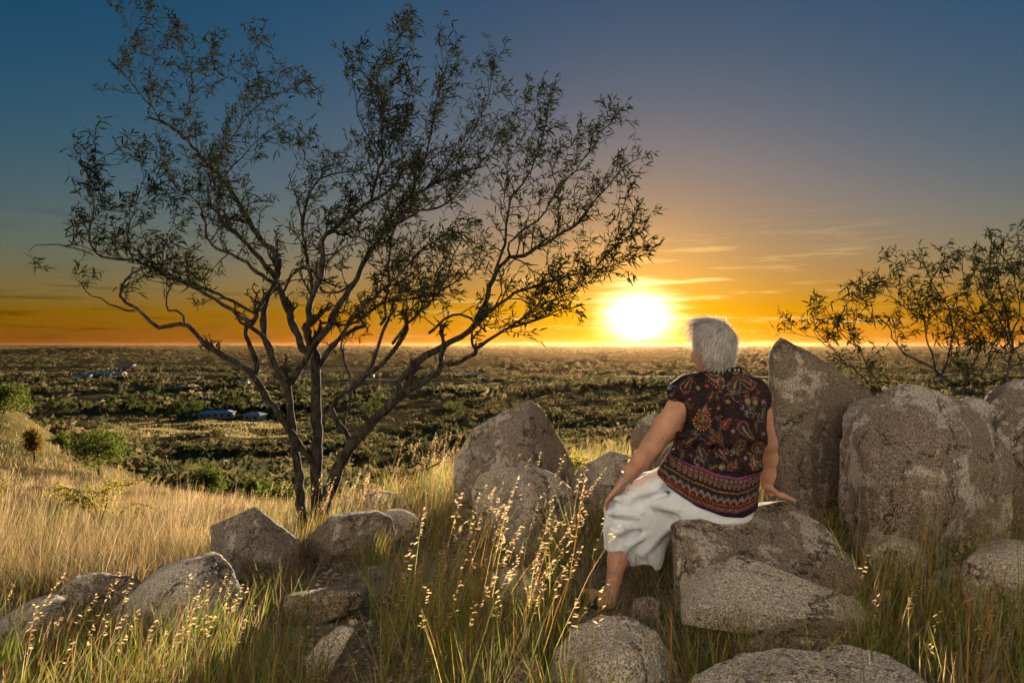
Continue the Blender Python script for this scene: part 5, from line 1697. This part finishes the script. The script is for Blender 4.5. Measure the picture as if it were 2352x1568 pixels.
def slope_grass():
    rg = np.random.default_rng(47)
    B_ = Blades()
    nt_ = 9500
    tp = rg.uniform(-260, 1080, nt_)
    tY = np.exp(rg.uniform(np.log(4.2), np.log(90), nt_))
    tx = (tp - CX) / FPX * tY
    lim = np.interp(tp, [-260, 0, 200, 330, 450, 560, 650, 760, 1080], [92, 92, 66, 52, 42, 30, 21, 14, 11])
    pat = fbm(np.stack([tx / 2.2, tY / 2.2, tx * 0], 1), 3) + 0.6 * fbm(np.stack([tx / 9, tY / 9, tx * 0 + 7], 1), 2)
    keep = (tY < lim * (1 + 0.15 * pat)) & (rg.random(nt_) < 0.58 + 1.3 * pat) & ~((tp > 700) & (tY < 5.6))
    tp, tY, tx, pat = tp[keep], tY[keep], tx[keep], pat[keep]
    nt_ = len(tp)
    tone = np.clip(0.78 + 0.28 * rg.normal(size=nt_) + 1.0 * fbm(np.stack([tx / 4.0, tY / 6, tx * 0 + 15], 1), 3) + 0.35 * pat, 0.25, 1.25)
    thgt = rg.uniform(0.6, 1.35, nt_) * (1 + 0.5 * np.clip(pat, -0.8, 0.8))
    hue = rg.random(nt_)
    k = np.repeat(np.arange(nt_), rg.integers(9, 20, nt_))
    m = len(k)
    sp_ = 0.045 + 0.0022 * tY[k]
    ang = rg.uniform(0, 6.28, m)
    rr_ = np.abs(rg.normal(0, 1, m)) * sp_
    x, Y = tx[k] + rr_ * np.cos(ang), tY[k] + rr_ * np.sin(ang) * 1.4
    ok = free_of_rocks(x, Y, 0.8)
    x, Y, k, ang = x[ok], Y[ok], k[ok], ang[ok]
    m = len(x)
    z = ground_z(x, Y)
    h = rg.uniform(0.16, 0.42, m) * thgt[k] * np.interp(tp[k], [150, 450, 700], [1.0, 0.72, 0.55])
    wd = np.maximum(rg.uniform(0.003, 0.006, m), Y * 0.00046)
    tn = tone[k][:, None]
    c0 = pal(rg, m, DULL + DRY[3:]) * tn
    c1 = pal(rg, m, DRY) * tn * np.where(hue[k] < .3, 1.0, 0.92)[:, None]
    gsel = hue[k] > np.clip(0.84 + 0.25 * pat[k], 0.6, 0.97)
    c0[gsel] = pal(rg, int(gsel.sum()), GREEN) * tn[gsel]
    c1[gsel] = pal(rg, int(gsel.sum()), [(0.17, 0.17, 0.06), (0.24, 0.21, 0.08)]) * tn[gsel]
    B_.add(x, Y, z - 0.02, h, wd, rg.uniform(0.10, 0.95, m), ang * 0.6 + rg.normal(0.1, 0.7, m), c0, c1, rg)
    # taller pale stalks standing out of it
    q = rg.choice(m, 3200, replace=False)
    u = len(q)
    B_.add(x[q], Y[q], z[q] - 0.02, h[q] * rg.uniform(1.2, 1.9, u), np.maximum(0.003, Y[q] * 0.0005), rg.uniform(0.05, 0.5, u), rg.normal(0.1, 0.8, u), pal(rg, u, DRY), pal(rg, u, [(0.50, 0.40, 0.25), (0.44, 0.30, 0.15)]), rg)
    o = obj('dry_grass', B_.mesh('dry_grass'), GRASS)
    tag(o, 'golden dry grass covering the hillside on the left', 'grass', kind='stuff')
    # slope beyond the boulders, centre and right
    B_ = Blades()
    n = 26000
    px = rg.uniform(980, 2500, n)
    Y = np.exp(rg.uniform(np.log(5.0), np.log(16), n))
    x = (px - CX) / FPX * Y
    keep = free_of_rocks(x, Y, 0.8)
    x, Y = x[keep], Y[keep]
    m = len(x)
    gsel = rg.random(m) < 0.45
    c0 = np.where(gsel[:, None], pal(rg, m, GREEN), pal(rg, m, DULL))
    c1 = np.where(gsel[:, None], pal(rg, m, TIPS), pal(rg, m, DRY))
    B_.add(x, Y, ground_z(x, Y) - 0.02, rg.uniform(0.18, 0.48, m), np.maximum(0.004, Y * 0.0005) * np.ones(m), rg.uniform(0.1, 0.6, m), rg.normal(0.2, 1.0, m), c0, c1, rg)
    # mid-distance scrub grass on the spur and valley flanks
    n = 36000
    px = rg.uniform(-100, 2450, n)
    Y = np.exp(rg.uniform(np.log(40), np.log(420), n))
    x = (px - CX) / FPX * Y
    pat = fbm(np.stack([x / 16, Y / 16, x * 0 + 1], 1), 3)
    keep = rg.random(n) < 0.45 + 1.2 * pat
    x, Y = x[keep], Y[keep]
    m = len(x)
    c0 = pal(rg, m, [(0.14, 0.12, 0.05), (0.10, 0.10, 0.035), (0.20, 0.15, 0.07)])
    c1 = pal(rg, m, [(0.26, 0.20, 0.09), (0.18, 0.16, 0.06), (0.32, 0.24, 0.11)])
    B_.add(x, Y, ground_z(x, Y) - 0.05, rg.uniform(0.3, 0.9, m), Y * rg.uniform(0.0006, 0.0016, m), rg.uniform(0.1, 0.7, m), rg.uniform(0, 6.28, m), c0, c1, rg)
    # the open tan field by the houses
    n = 16000
    px, row = rg.uniform(230, 720, n), rg.uniform(963, 1006, n)
    Yt = np.geomspace(150, 520, 60)
    rt = EY - ground_z((450 - CX) / FPX * Yt, Yt, False) / Yt * FPX
    Y = np.interp(-row, -rt, Yt)
    x = (px - CX) / FPX * Y
    B_.add(x, Y, ground_z(x, Y) - 0.05, rg.uniform(0.4, 0.8, n), Y * rg.uniform(0.001, 0.002, n), rg.uniform(0.1, 0.7, n), rg.uniform(0, 6.28, n), pal(rg, n, [(0.20, 0.16, 0.075), (0.15, 0.14, 0.06)]), pal(rg, n, [(0.34, 0.26, 0.12), (0.27, 0.23, 0.10)]), rg)
    o = obj('slope_grass', B_.mesh('slope_grass'), GRASS)
    tag(o, 'rough grass on the slope falling away behind the boulders', 'grass', kind='stuff')


near_grass()
track_litter()
seed_grass()
slope_grass()
# ------------------------------------------------------------------ valley: shrubs, trees, houses
def crown_mesh(name, lobes, n, leaf, seed, thin=0.25):
    """leaf-sized folded faces spread through a set of ellipsoid lobes (x, y, z, rx, ry, rz), thicker towards their surface"""
    rg = np.random.default_rng(seed)
    lo = np.array(lobes, float)
    vol = (lo[:, 3] * lo[:, 4] * lo[:, 5]) ** 0.75
    k = rg.choice(len(lo), n, p=vol / vol.sum())
    d = rg.normal(size=(n, 3))
    d /= np.linalg.norm(d, axis=1)[:, None]
    r = 1 - np.abs(rg.normal(0, thin, n))
    r = np.clip(r + 0.14 * fbm(d * 2.3 + seed + k[:, None] * 3.1, 2), 0.1, 1.25)
    p = lo[k, :3] + d * lo[k, 3:6] * r[:, None]
    a = rg.normal(size=(n, 3)) + d * 0.4
    a /= np.linalg.norm(a, axis=1)[:, None]
    b = np.cross(a, rg.normal(size=(n, 3)))
    b /= np.linalg.norm(b, axis=1)[:, None]
    s = leaf * rg.uniform(0.6, 1.4, n)[:, None]
    V = np.stack([p - a * s, p + b * s * 0.55, p + a * s, p - b * s * 0.55 + np.cross(a, b) * s * 0.3], 1).reshape(-1, 3)
    return mesh_from(name, V, np.arange(n * 4).reshape(-1, 4), smooth=False)


def rand_lobes(rg, w_, h_, n, z0=0.25):
    out = []
    for k in range(n):
        a = rg.uniform(0, 6.28)
        q = rg.uniform(0, 0.62) * w_ / 2
        zz = h_ * rg.uniform(z0, 0.78)
        s = rg.uniform(0.38, 0.62)
        out.append((q * math.cos(a), q * math.sin(a), zz, w_ / 2 * s, w_ / 2 * s, h_ * rg.uniform(0.18, 0.30)))
    return out


def foliage(name, a, b, tr, mixf=0.38):
    return leaf_mat(name, a, b, tr, mixf)


FOL = [foliage('foliage_dark', (0.022, 0.036, 0.012), (0.050, 0.068, 0.022), (0.07, 0.10, 0.02)), foliage('foliage_olive', (0.042, 0.052, 0.018), (0.085, 0.092, 0.032), (0.12, 0.13, 0.03)),
       foliage('foliage_green', (0.036, 0.055, 0.014), (0.075, 0.095, 0.026), (0.11, 0.14, 0.025)), foliage('foliage_dusty', (0.062, 0.062, 0.030), (0.11, 0.10, 0.05), (0.14, 0.12, 0.05)),
       foliage('foliage_gold', (0.07, 0.058, 0.015), (0.12, 0.092, 0.025), (0.20, 0.14, 0.025))]


def hit(px, row):
    """distance at which the sight line through this picture point meets the ground"""
    Y = np.geomspace(3, 20000, 4000)
    z = ground_z((px - CX) / FPX * Y, Y, False)
    r = EY - z / Y * FPX
    i = np.argmax((r <= row) & (Y > 20))
    return Y[i] if i > 0 else 2000.0


def trunk_tubes(rg, h_, r, w_, forks=4):
    tb = Tubes()
    tb.add([(0, 0, -0.3), (0.02 * h_, 0, h_ * 0.25), (-0.02 * h_, 0.02 * h_, h_ * 0.5)], [r, r * 0.85, r * 0.7], 6)
    for k in range(forks):
        a = k * 6.28 / forks + rg.uniform(0, 1)
        tb.add([(-0.02 * h_, 0.02 * h_, h_ * 0.48), (math.cos(a) * w_ * 0.15, math.sin(a) * w_ * 0.15, h_ * 0.64), (math.cos(a) * w_ * 0.3, math.sin(a) * w_ * 0.3, h_ * 0.82)], [r * 0.6, r * 0.4, r * 0.15], 5)
    return tb


rgv = np.random.default_rng(61)
SHRUB = []
for k in range(8):
    w_, h_ = rgv.uniform(3.2, 5.0), rgv.uniform(1.7, 2.8)
    lob = rand_lobes(rgv, w_, h_, 7 + k % 3, 0.20)
    SHRUB.append([crown_mesh('shrub', lob, 900, 0.115, 100 + k, 0.30), w_, h_])
TREE_M = []
for k in range(5):
    w_, h_ = rgv.uniform(5.5, 8.0), rgv.uniform(6, 8.5)
    lob = rand_lobes(rgv, w_, h_, 9, 0.45)
    TREE_M.append((trunk_tubes(rgv, h_, 0.20, w_).mesh('trunk'), crown_mesh('crown', lob, 900, 0.22, 200 + k, 0.28), w_, h_))


def place_mesh(name, me, mat, x, y, s, rz, dz=-0.1, parent=None):
    key = (me.name, mat.name)
    m2 = _mm.get(key)
    if m2 is None:
        m2 = me.copy()
        m2.materials.clear()
        m2.materials.append(mat)
        _mm[key] = m2
    o = obj(name, m2, None, parent)
    if parent is None:
        o.location = (x, y, float(ground_z(x, y)) + dz)
        o.rotation_euler = (0, 0, rz)
        o.scale = (s, s, s)
    return o


_mm = {}


def place_tree(k, mat, x, y, s, rz, label, group, name='tree'):
    tr, cr, w_, h_ = TREE_M[k]
    e = empty(name, (x, y, float(ground_z(x, y)) - 0.1))
    e.rotation_euler = (0, 0, rz)
    e.scale = (s, s, s)
    place_mesh('trunk', tr, TWIG, 0, 0, 1, 0, parent=e)
    o = place_mesh('crown', cr, mat, 0, 0, 1, 0, parent=e)
    tag(e, label, 'tree', group)
    return e


# single trees and bushes that stand out on the slope
def special(name, label, px, row, Y, wpx, hpx, mat, n, leaf, trunk_frac, seed, lobes=9, cat='tree'):
    rg = np.random.default_rng(seed)
    x = (px - CX) / FPX * Y
    w_, h_ = wpx / FPX * Y, hpx / FPX * Y
    e = empty(name, (x, Y, float(ground_z(x, Y)) - 0.05))
    if trunk_frac > 0.05:
        obj('trunk', trunk_tubes(rg, h_, 0.022 * h_, w_).mesh('trunk'), BARK, e)
    obj('crown', crown_mesh('crown', rand_lobes(rg, w_, h_, lobes, trunk_frac), n, leaf, seed, 0.30), mat, e)
    tag(e, label, cat)
    return e


special('tree', 'slim tree with rounded golden orange crown on the left slope', 77, 1062, 48, 62, 92, FOL[4], 1500, 0.085, 0.52, 301)
special('tree', 'spreading light green tree with dark trunk on the left slope', 225, 1105, 44, 185, 108, FOL[2], 2600, 0.085, 0.42, 302, 12)
special('bush', 'bright green dense bush at the edge of the dry grass', 480, 1135, 41, 118, 96, FOL[2], 3000, 0.075, 0.34, 303, 11, 'bush')
special('bush', 'small yellowish bush in front of the bright green bush', 455, 1135, 38.5, 34, 40, FOL[4], 700, 0.06, 0.25, 304, 6, 'bush')
special('bush', 'slim pale green bush right of the bright green bush', 572, 1130, 33, 46, 84, FOL[2], 900, 0.09, 0.28, 305, 7, 'bush')
special('bush', 'low yellow green bush behind the grass crest near the trunks', 618, 1160, 27, 56, 52, FOL[2], 900, 0.06, 0.25, 306, 7, 'bush')
special('tree', 'dense green tree cut by the left edge', 8, 955, 80, 130, 75, FOL[2], 2600, 0.14, 0.25, 307, 11)
special('bush', 'olive bush on the left spur beside the dense edge tree', 145, 985, 78, 66, 48, FOL[2], 1200, 0.11, 0.25, 308, 8, 'bush')
special('tree', 'thin branched pale tree standing in the scrub below the field', 500, 1008, 215, 36, 44, FOL[3], 500, 0.22, 0.35, 309, 7)

# thorny sparse shrub in the dry grass, and one at the left edge
def thorny(label, px, Y, wpx, hpx, seed, stems=7):
    T = TreeMaker(Y, seed, 0.03, (0, 0, 0.1), 1.0)
    rg = np.random.default_rng(seed)
    x = (px - CX) / FPX * Y
    z = float(ground_z(x, Y))
    w_, h_ = wpx / FPX * Y, hpx / FPX * Y
    root = empty('thorny_shrub', (x, Y, z))
    tb = Tubes()
    lv = Leaves()
    for k in range(stems):
        a = rg.uniform(0, 6.28)
        e = np.array([math.cos(a) * w_ * rg.uniform(.25, .5), math.sin(a) * w_ * rg.uniform(.15, .4), h_ * rg.uniform(.55, 1.0)])
        pts = spline(np.array([(0, 0, -0.03), e * (.3, .3, .55), e * (.7, .7, .9), e]) + np.r_[np.zeros((1, 3)), rg.normal(0, .05, (3, 3))], 12)
        tb.add(pts, np.linspace(0.012, 0.003, 12), 5)
        for i in range(4, 12):
            for _ in range(2):
                dd = rg.normal(0, 1, 3) * (1, 1, .25)
                dd /= np.linalg.norm(dd)
                ln = rg.uniform(.08, .28)
                tw = [pts[i], pts[i] + dd * ln * .5 + (0, 0, .02), pts[i] + dd * ln]
                tb.add(tw, [0.004, 0.003, 0.0015], 4)
                for _ in range(13):
                    q = rg.uniform(0.1, 1)
                    lv.add(pts[i] + dd * ln * q + rg.normal(0, .012, 3), rg.normal(0, 1, 3) + (0, 0, .4), rg.uniform(.02, .045), rg.uniform(.005, .009))
    obj('stems', tb.mesh('stems'), TWIG, root)
    o = obj('leaves', lv.mesh('leaves', rg, .1), leaf_mat('thorn_leaf', (0.16, 0.16, 0.03), (0.26, 0.23, 0.05), (0.42, 0.36, 0.06), .45), root)
    tag(o, kind='stuff')
    tag(root, label, 'shrub')


thorny('sparse thorny shrub with small yellow green leaves in the dry grass', 225, 9.5, 250, 105, 71, 9)
thorny('small thorny shrub with yellow leaves at the left edge', -5, 17.0, 100, 75, 72, 6)
thorny('leafy weed with yellow flowers beside the peaked boulder', 1303, 5.9, 60, 120, 73, 4)

# scattered shrubs
NC = 20000
cpx = rgv.uniform(-120, 2450, NC)
cY = np.exp(rgv.uniform(math.log(44), math.log(520), NC))
cx_ = (cpx - CX) / FPX * cY
clim = np.interp(cpx, [-150, 100, 250, 400, 600, 800, 1100], [105, 92, 70, 56, 42, 34, 40])
cd_ = 0.40 + 1.6 * fbm(np.stack([cx_ / 35, cY / 35, np.full(NC, 4.0)], 1), 2)
crow = EY - ground_z(cx_, cY, False) / cY * FPX
cd_ = np.where((cpx > 250) & (cpx < 680) & (crow > 965) & (crow < 1004), 0.02, cd_)
cd_ = np.where((cpx > 1150) & (cY > 90), cd_ * 0.5, cd_)
ck = (cY > clim * 1.08) & (rgv.random(NC) < cd_)
cand = sorted(list(zip(cpx[ck], cY[ck], cx_[ck]))[:3900], key=lambda t: t[1])
# the ones that stand nearest are things of their own, the rest read as one mass of scrub
single, mass = cand[:290], cand[290:]
ZONE = [(210, 'at the left edge of the scrub'), (400, 'below the spreading light green tree'), (560, 'around the bright green bush'), (690, 'left of the stems of the big tree'), (860, 'behind the stems of the big tree'), (1050, 'between the big tree and the peaked boulder'), (1400, 'beyond the peaked boulder'), (1700, 'beyond the seated person'), (9999, 'beyond the boulders at right')]
for i, (px, Y, x) in enumerate(single):
    k = int(rgv.integers(0, 8))
    mi = int(rgv.choice([0, 1, 2, 3], p=[.32, .38, .2, .1])) if px < 1150 else int(rgv.choice([1, 3, 0]))
    s_ = rgv.uniform(0.45, 1.15)
    size_w = 'large' if s_ > 0.92 else ('low' if s_ < 0.65 else 'middling')
    zone = next(t for q, t in ZONE if px < q)
    lb = '%s %s shrub in the valley %s' % (size_w, ('dark green', 'olive', 'fresh green', 'dusty pale')[mi], zone)
    o = place_mesh('shrub', SHRUB[k][0], FOL[mi], x, Y, s_, rgv.uniform(0, 6.28), -0.15)
    tag(o, lb, 'shrub', 'shrubs of the valley: ' + lb)


def scatter_mass(name, pts, sizes, label, mats_share, nleaf, seed, flat=0.62, leafk=0.16):
    rg = np.random.default_rng(seed)
    n = len(pts)
    P = np.asarray(pts)
    d = rg.normal(size=(n, nleaf, 3))
    d /= np.linalg.norm(d, axis=2)[..., None]
    d[..., 2] = np.abs(d[..., 2]) * 1.0 - 0.10
    # three lobes per plant give an uneven outline
    lob = rg.normal(0, 0.33, (n, 3, 3)) * (1, 1, .35)
    pick = rg.integers(0, 3, (n, nleaf))
    c = np.take_along_axis(lob, pick[..., None].repeat(3, 2), 1)
    s = np.asarray(sizes)[:, None, None]
    rad = rg.uniform(0.35, 0.72, (n, nleaf, 1))
    q = P[:, None] + (c + d * rad * (1, 1, flat)) * s + np.array([0, 0, 0.22]) * s
    a = rg.normal(size=(n, nleaf, 3))
    a /= np.linalg.norm(a, axis=2)[..., None]
    b = np.cross(a, rg.normal(size=(n, nleaf, 3)))
    b /= np.linalg.norm(b, axis=2)[..., None] + 1e-9
    ls = s * leafk * rg.uniform(.6, 1.4, (n, nleaf, 1))
    V = np.stack([q - a * ls, q + b * ls * .8, q + a * ls], 2).reshape(-1, 3)
    base = np.array([(0.040, 0.043, 0.020), (0.078, 0.066, 0.030), (0.066, 0.064, 0.024), (0.115, 0.086, 0.046)])[rg.choice(4, n, p=mats_share)] * rg.uniform(.9, 1.6, (n, 1))
    C = np.repeat(base, nleaf * 3, 0)
    o = obj(name, mesh_from(name, V, np.arange(len(V)).reshape(-1, 3), smooth=False, cols=C), grass_mat(name + '_leaf', 0.35, 1.5))
    tag(o, label, 'scrub' if 'scrub' in name else 'woodland', kind='stuff')


mp = np.array([(x, Y, 0) for px, Y, x in mass])
mp[:, 2] = ground_z(mp[:, 0], mp[:, 1])
scatter_mass('scrub', mp, rgv.uniform(1.4, 3.6, len(mp)), 'dense low scrub spread over the valley beyond the nearer shrubs', [.35, .3, .2, .15], 48, 77, leafk=0.20)

# trees of the plain that can still be told apart
tree_spots = [(150, 948), (170, 952), (120, 940), (205, 950), (255, 947), (292, 946), (305, 948), (335, 950), (350, 953), (396, 950), (408, 944), (420, 953), (440, 942), (452, 953), (465, 948), (382, 938), (258, 930), (282, 918), (345, 915), (362, 905),
              (510, 925), (530, 920), (545, 925), (560, 915), (575, 930), (596, 924), (540, 948), (555, 950), (606, 940), (625, 950), (660, 945), (690, 930), (830, 925), (850, 922), (868, 925), (893, 922), (845, 950), (862, 956), (1035, 948), (1050, 955), (930, 905), (950, 910),
              (1180, 892), (1190, 890), (1165, 885), (1230, 885), (1250, 882), (1300, 880), (1320, 875), (1355, 872), (1375, 875), (1150, 870), (1420, 868), (1440, 872), (1720, 865), (1740, 860), (1760, 868), (1100, 880), (1080, 885), (1010, 890), (985, 885), (700, 905), (730, 900), (760, 910), (650, 900), (620, 895)]
for i, (px, row) in enumerate(tree_spots):
    Y = min(hit(px, row), 900)
    Y *= rgv.uniform(.97, 1.03)
    mi = int(rgv.random() < .3)
    s_ = rgv.uniform(0.75, 1.25)
    zone = next(t for q, t in [(240, 'far left of the field'), (320, 'at the left end of the field'), (430, 'left of the long white roofed house'), (480, 'just left of the long white roofed house'), (580, 'behind the long white roofed house'), (680, 'by the left stem of the big tree'), (780, 'behind the middle stem of the big tree'), (960, 'right of the big tree stems'), (1130, 'left of the peaked boulder'), (1280, 'above the peaked boulder'), (1460, 'below the sun'), (9999, 'between the person and the pointed boulder')] if px < q)
    lb = '%s %s tree on the plain %s' % ('big' if s_ > 1.0 else 'small', ('dark round', 'olive')[mi], zone)
    place_tree(int(rgv.integers(0, 5)), FOL[mi], (px - CX) / FPX * Y, Y, s_, rgv.uniform(0, 6.28), lb, 'trees of the plain: ' + lb)

# far woodland
n = 30000
Yf = np.exp(rgv.uniform(np.log(420), np.log(9000), n))
pf = rgv.uniform(-150, 2500, n)
xf = (pf - CX) / FPX * Yf
den = fbm(np.stack([xf / 260, Yf / 260, xf * 0 + 6], 1), 3) + 0.5 * fbm(np.stack([xf / 60, Yf / 60, xf * 0 + 2], 1), 2)
hillm = np.exp(-((xf + 2300) / 560) ** 2 - ((Yf - 3500) / 600) ** 2)
keep = rgv.random(n) < 0.24 + 1.1 * den + 1.2 * hillm + 0.22 * np.clip((Yf - 1500) / 3000, 0, 1)
fp = np.stack([xf, Yf, ground_z(xf, Yf)], 1)[keep]
sz = rgv.uniform(4, 8.5, len(fp)) * np.clip(fp[:, 1] / 2500, 1, 2.6)
scatter_mass('far_woodland', fp, sz, 'dark woodland and lone trees spread over the far plain', [.45, .3, .1, .15], 18, 79, 0.6, 0.30)


# ---- houses and sheds of the plain
WALLM = {c: MT('wall_' + c).principled(v, 0.85, 0.2) for c, v in (('cream', (0.55, 0.50, 0.42)), ('white', (0.72, 0.71, 0.68)), ('brown', (0.30, 0.22, 0.16)))}
ROOFM = {c: MT('roof_' + c).principled(v, 0.65, 0.3) for c, v in (('white', (0.74, 0.75, 0.76)), ('grey', (0.45, 0.46, 0.48)), ('blue', (0.50, 0.53, 0.55)))}
PANE = MT('window_pane').principled((0.03, 0.035, 0.04), 0.1, 0.6)


def boxm(bm, x0, x1, y0, y1, z0, z1):
    v = [bm.verts.new(p) for p in ((x0, y0, z0), (x1, y0, z0), (x1, y1, z0), (x0, y1, z0), (x0, y0, z1), (x1, y0, z1), (x1, y1, z1), (x0, y1, z1))]
    for f in ((3, 2, 1, 0), (4, 5, 6, 7), (0, 1, 5, 4), (1, 2, 6, 5), (2, 3, 7, 6), (3, 0, 4, 7)):
        bm.faces.new([v[i] for i in f])


def bmo(name, fn, mat, parent):
    bm = bmesh.new()
    fn(bm)
    me = bpy.data.meshes.new(name)
    bm.to_mesh(me)
    bm.free()
    return obj(name, me, mat, parent)


def house(px, row, ln, dp, ht, roof, wall, rz, label, hip=True, name='house', rise=1.4, Y=None):
    ln, dp = ln * 0.8, dp * 0.8
    Y = Y or hit(px, row)
    x = (px - CX) / FPX * Y
    e = empty(name, (x, Y, float(ground_z(x, Y))))
    e.rotation_euler = (0, 0, R(rz))
    a, b = ln / 2, dp / 2
    bmo('wall', lambda bm: boxm(bm, -a, a, -b, b, -1.0, ht), WALLM[wall], e)

    def rf(bm):
        o = 0.6
        r = (a - b * 0.8) if hip else a + o
        lo = [bm.verts.new(p) for p in ((-a - o, -b - o, ht), (a + o, -b - o, ht), (a + o, b + o, ht), (-a - o, b + o, ht))]
        l2 = [bm.verts.new((p.co.x, p.co.y, ht + 0.15)) for p in lo]
        t = [bm.verts.new((-r, 0, ht + 0.15 + rise)), bm.verts.new((r, 0, ht + 0.15 + rise))]
        bm.faces.new(lo[::-1])
        for i in range(4):
            bm.faces.new([lo[i], lo[(i + 1) % 4], l2[(i + 1) % 4], l2[i]])
        bm.faces.new([l2[0], l2[1], t[1], t[0]])
        bm.faces.new([l2[2], l2[3], t[0], t[1]])
        bm.faces.new([l2[1], l2[2], t[1]])
        bm.faces.new([l2[3], l2[0], t[0]])
    bmo('roof', rf, ROOFM[roof], e)
    nw = max(2, int(ln / 3.5))
    for k in range(nw):
        wx = -a + ln * (k + 0.5) / nw
        bmo('window', lambda bm: boxm(bm, wx - 0.6, wx + 0.6, -b - 0.05, -b + 0.02, 0.9, min(2.1, ht - 0.3)), PANE, e)
    bmo('door', lambda bm: boxm(bm, -a + ln * .5 / nw + 1.0, -a + ln * .5 / nw + 1.9, -b - 0.06, -b + 0.02, 0.0, 2.05), WALLM['brown'], e)
    tag(e, label, 'house' if name == 'house' else 'shed')


house(498, 960, 22, 10, 2.6, 'white', 'cream', 12, 'long white roofed house in the field left of the trunks')
house(585, 961, 12, 9, 3.0, 'white', 'cream', -8, 'smaller white roofed house beside the left stem')
house(462, 925, 18, 8, 3.0, 'blue', 'white', 5, 'low pale building among dark trees above the long white roofed house', False)
house(232, 866, 40, 16, 5.0, 'white', 'white', 8, 'large white shed far out on the left plain', False, 'shed', 2.0)
house(266, 865, 32, 14, 5.0, 'white', 'white', -4, 'white shed beside the large white shed on the left plain', False, 'shed', 2.0)
house(190, 870, 26, 12, 4.0, 'blue', 'white', 4, 'low pale building left of the large white sheds', False, 'shed', 1.6)
house(290, 845, 40, 18, 5.0, 'grey', 'cream', 0, 'grey shed behind the white sheds on the plain', False, 'shed', 2.0)
house(430, 893, 22, 10, 3.2, 'grey', 'cream', 8, 'grey roofed house on the plain near the left limb')
house(560, 880, 16, 10, 3.2, 'blue', 'white', 0, 'blue grey roofed house seen through the stems')
house(445, 874, 16, 9, 3.2, 'white', 'brown', -6, 'brown walled house with white roof on the plain')
house(608, 940, 12, 8, 2.8, 'white', 'cream', 15, 'small house half hidden by trees behind the left stem')
house(850, 866, 14, 8, 3.0, 'white', 'white', 0, 'tiny white house seen right of the middle stem')
house(1085, 865, 24, 10, 4.0, 'white', 'white', 6, 'white building on the plain right of the tree', False, 'shed', 1.6)
house(1003, 888, 14, 8, 3.0, 'grey', 'cream', 0, 'grey house on the plain below the right limb')
house(1232, 883, 16, 9, 3.2, 'white', 'white', 4, 'white roofed house on the plain above the peaked boulder')
house(2165, 878, 18, 9, 3.2, 'white', 'white', 4, 'white house seen between the saplings')
house(2150, 860, 16, 9, 3.2, 'grey', 'white', -4, 'farther pale house seen between the saplings')
for k, (px, row, lb) in enumerate([(430, 972, 'left power pole standing in the field'), (455, 982, 'middle power pole standing in the field'), (582, 975, 'right power pole in the field near the left stem')]):
    Y = hit(px, row)
    x = (px - CX) / FPX * Y
    e = empty('power_pole', (x, Y, float(ground_z(x, Y))))
    tb = Tubes()
    tb.add([(0, 0, -0.5), (0, 0, 4), (0, 0, 8.0)], [0.16, 0.14, 0.11], 8)
    obj('pole', tb.mesh('pole'), TWIG, e)
    bmo('crossarm', lambda bm: boxm(bm, -0.9, 0.9, -0.06, 0.06, 7.3, 7.45), TWIG, e)
    tag(e, lb, 'pole', 'power poles in the field')

# ---- dirt roads of the plain
def road(pts, wd):
    P = []
    for px, row in pts:
        Y = hit(px, row)
        P.append(((px - CX) / FPX * Y, Y, 0))
    c = spline(P, 120)
    t = np.gradient(c, axis=0)
    sd = np.stack([t[:, 1], -t[:, 0], t[:, 2] * 0], 1)
    sd /= np.linalg.norm(sd, axis=1)[:, None]
    rows = []
    for q in (-1, -0.33, 0.33, 1):
        e_ = c + sd * wd / 2 * q
        e_[:, 2] = ground_z(e_[:, 0], e_[:, 1]) + 0.35
        rows.append(e_)
    V = np.stack(rows, 1).reshape(-1, 3)
    i = np.arange(119)[:, None] * 4 + np.arange(3)[None]
    return mesh_from('road', V, np.stack([i, i + 1, i + 5, i + 4], -1).reshape(-1, 4))


DIRT = MT('red_dirt').principled((0.30, 0.18, 0.10), 1.0, 0.05)
for pts, wd in ([[(-100, 905), (150, 903), (330, 912), (470, 912), (640, 898), (900, 893), (1150, 880)], 9], [[(330, 932), (420, 940), (520, 935), (620, 965)], 5], [[(700, 870), (1000, 872), (1300, 862), (1700, 866), (2300, 858)], 12], [[(-50, 852), (400, 858), (700, 852), (1100, 848)], 16]):
    tag(obj('road', road(pts, wd), DIRT), kind='structure')

# ------------------------------------------------------------------ haze
bm = bmesh.new()
boxm(bm, -16800, 16800, -16800, 16800, -75.0, 17.0)
me = bpy.data.meshes.new('haze')
bm.to_mesh(me)
bm.free()
m = MT('haze_air')
vol = m.n('ShaderNodeVolumePrincipled', {'Color': (0.95, 0.60, 0.30, 1), 'Density': 0.0000045, 'Anisotropy': 0.72})
m.t.links.new(vol.outputs[0], m.out.inputs['Volume'])
hz_o = obj('haze', me, m.m)
tag(hz_o, 'warm haze lying over the plain', 'haze', kind='stuff')
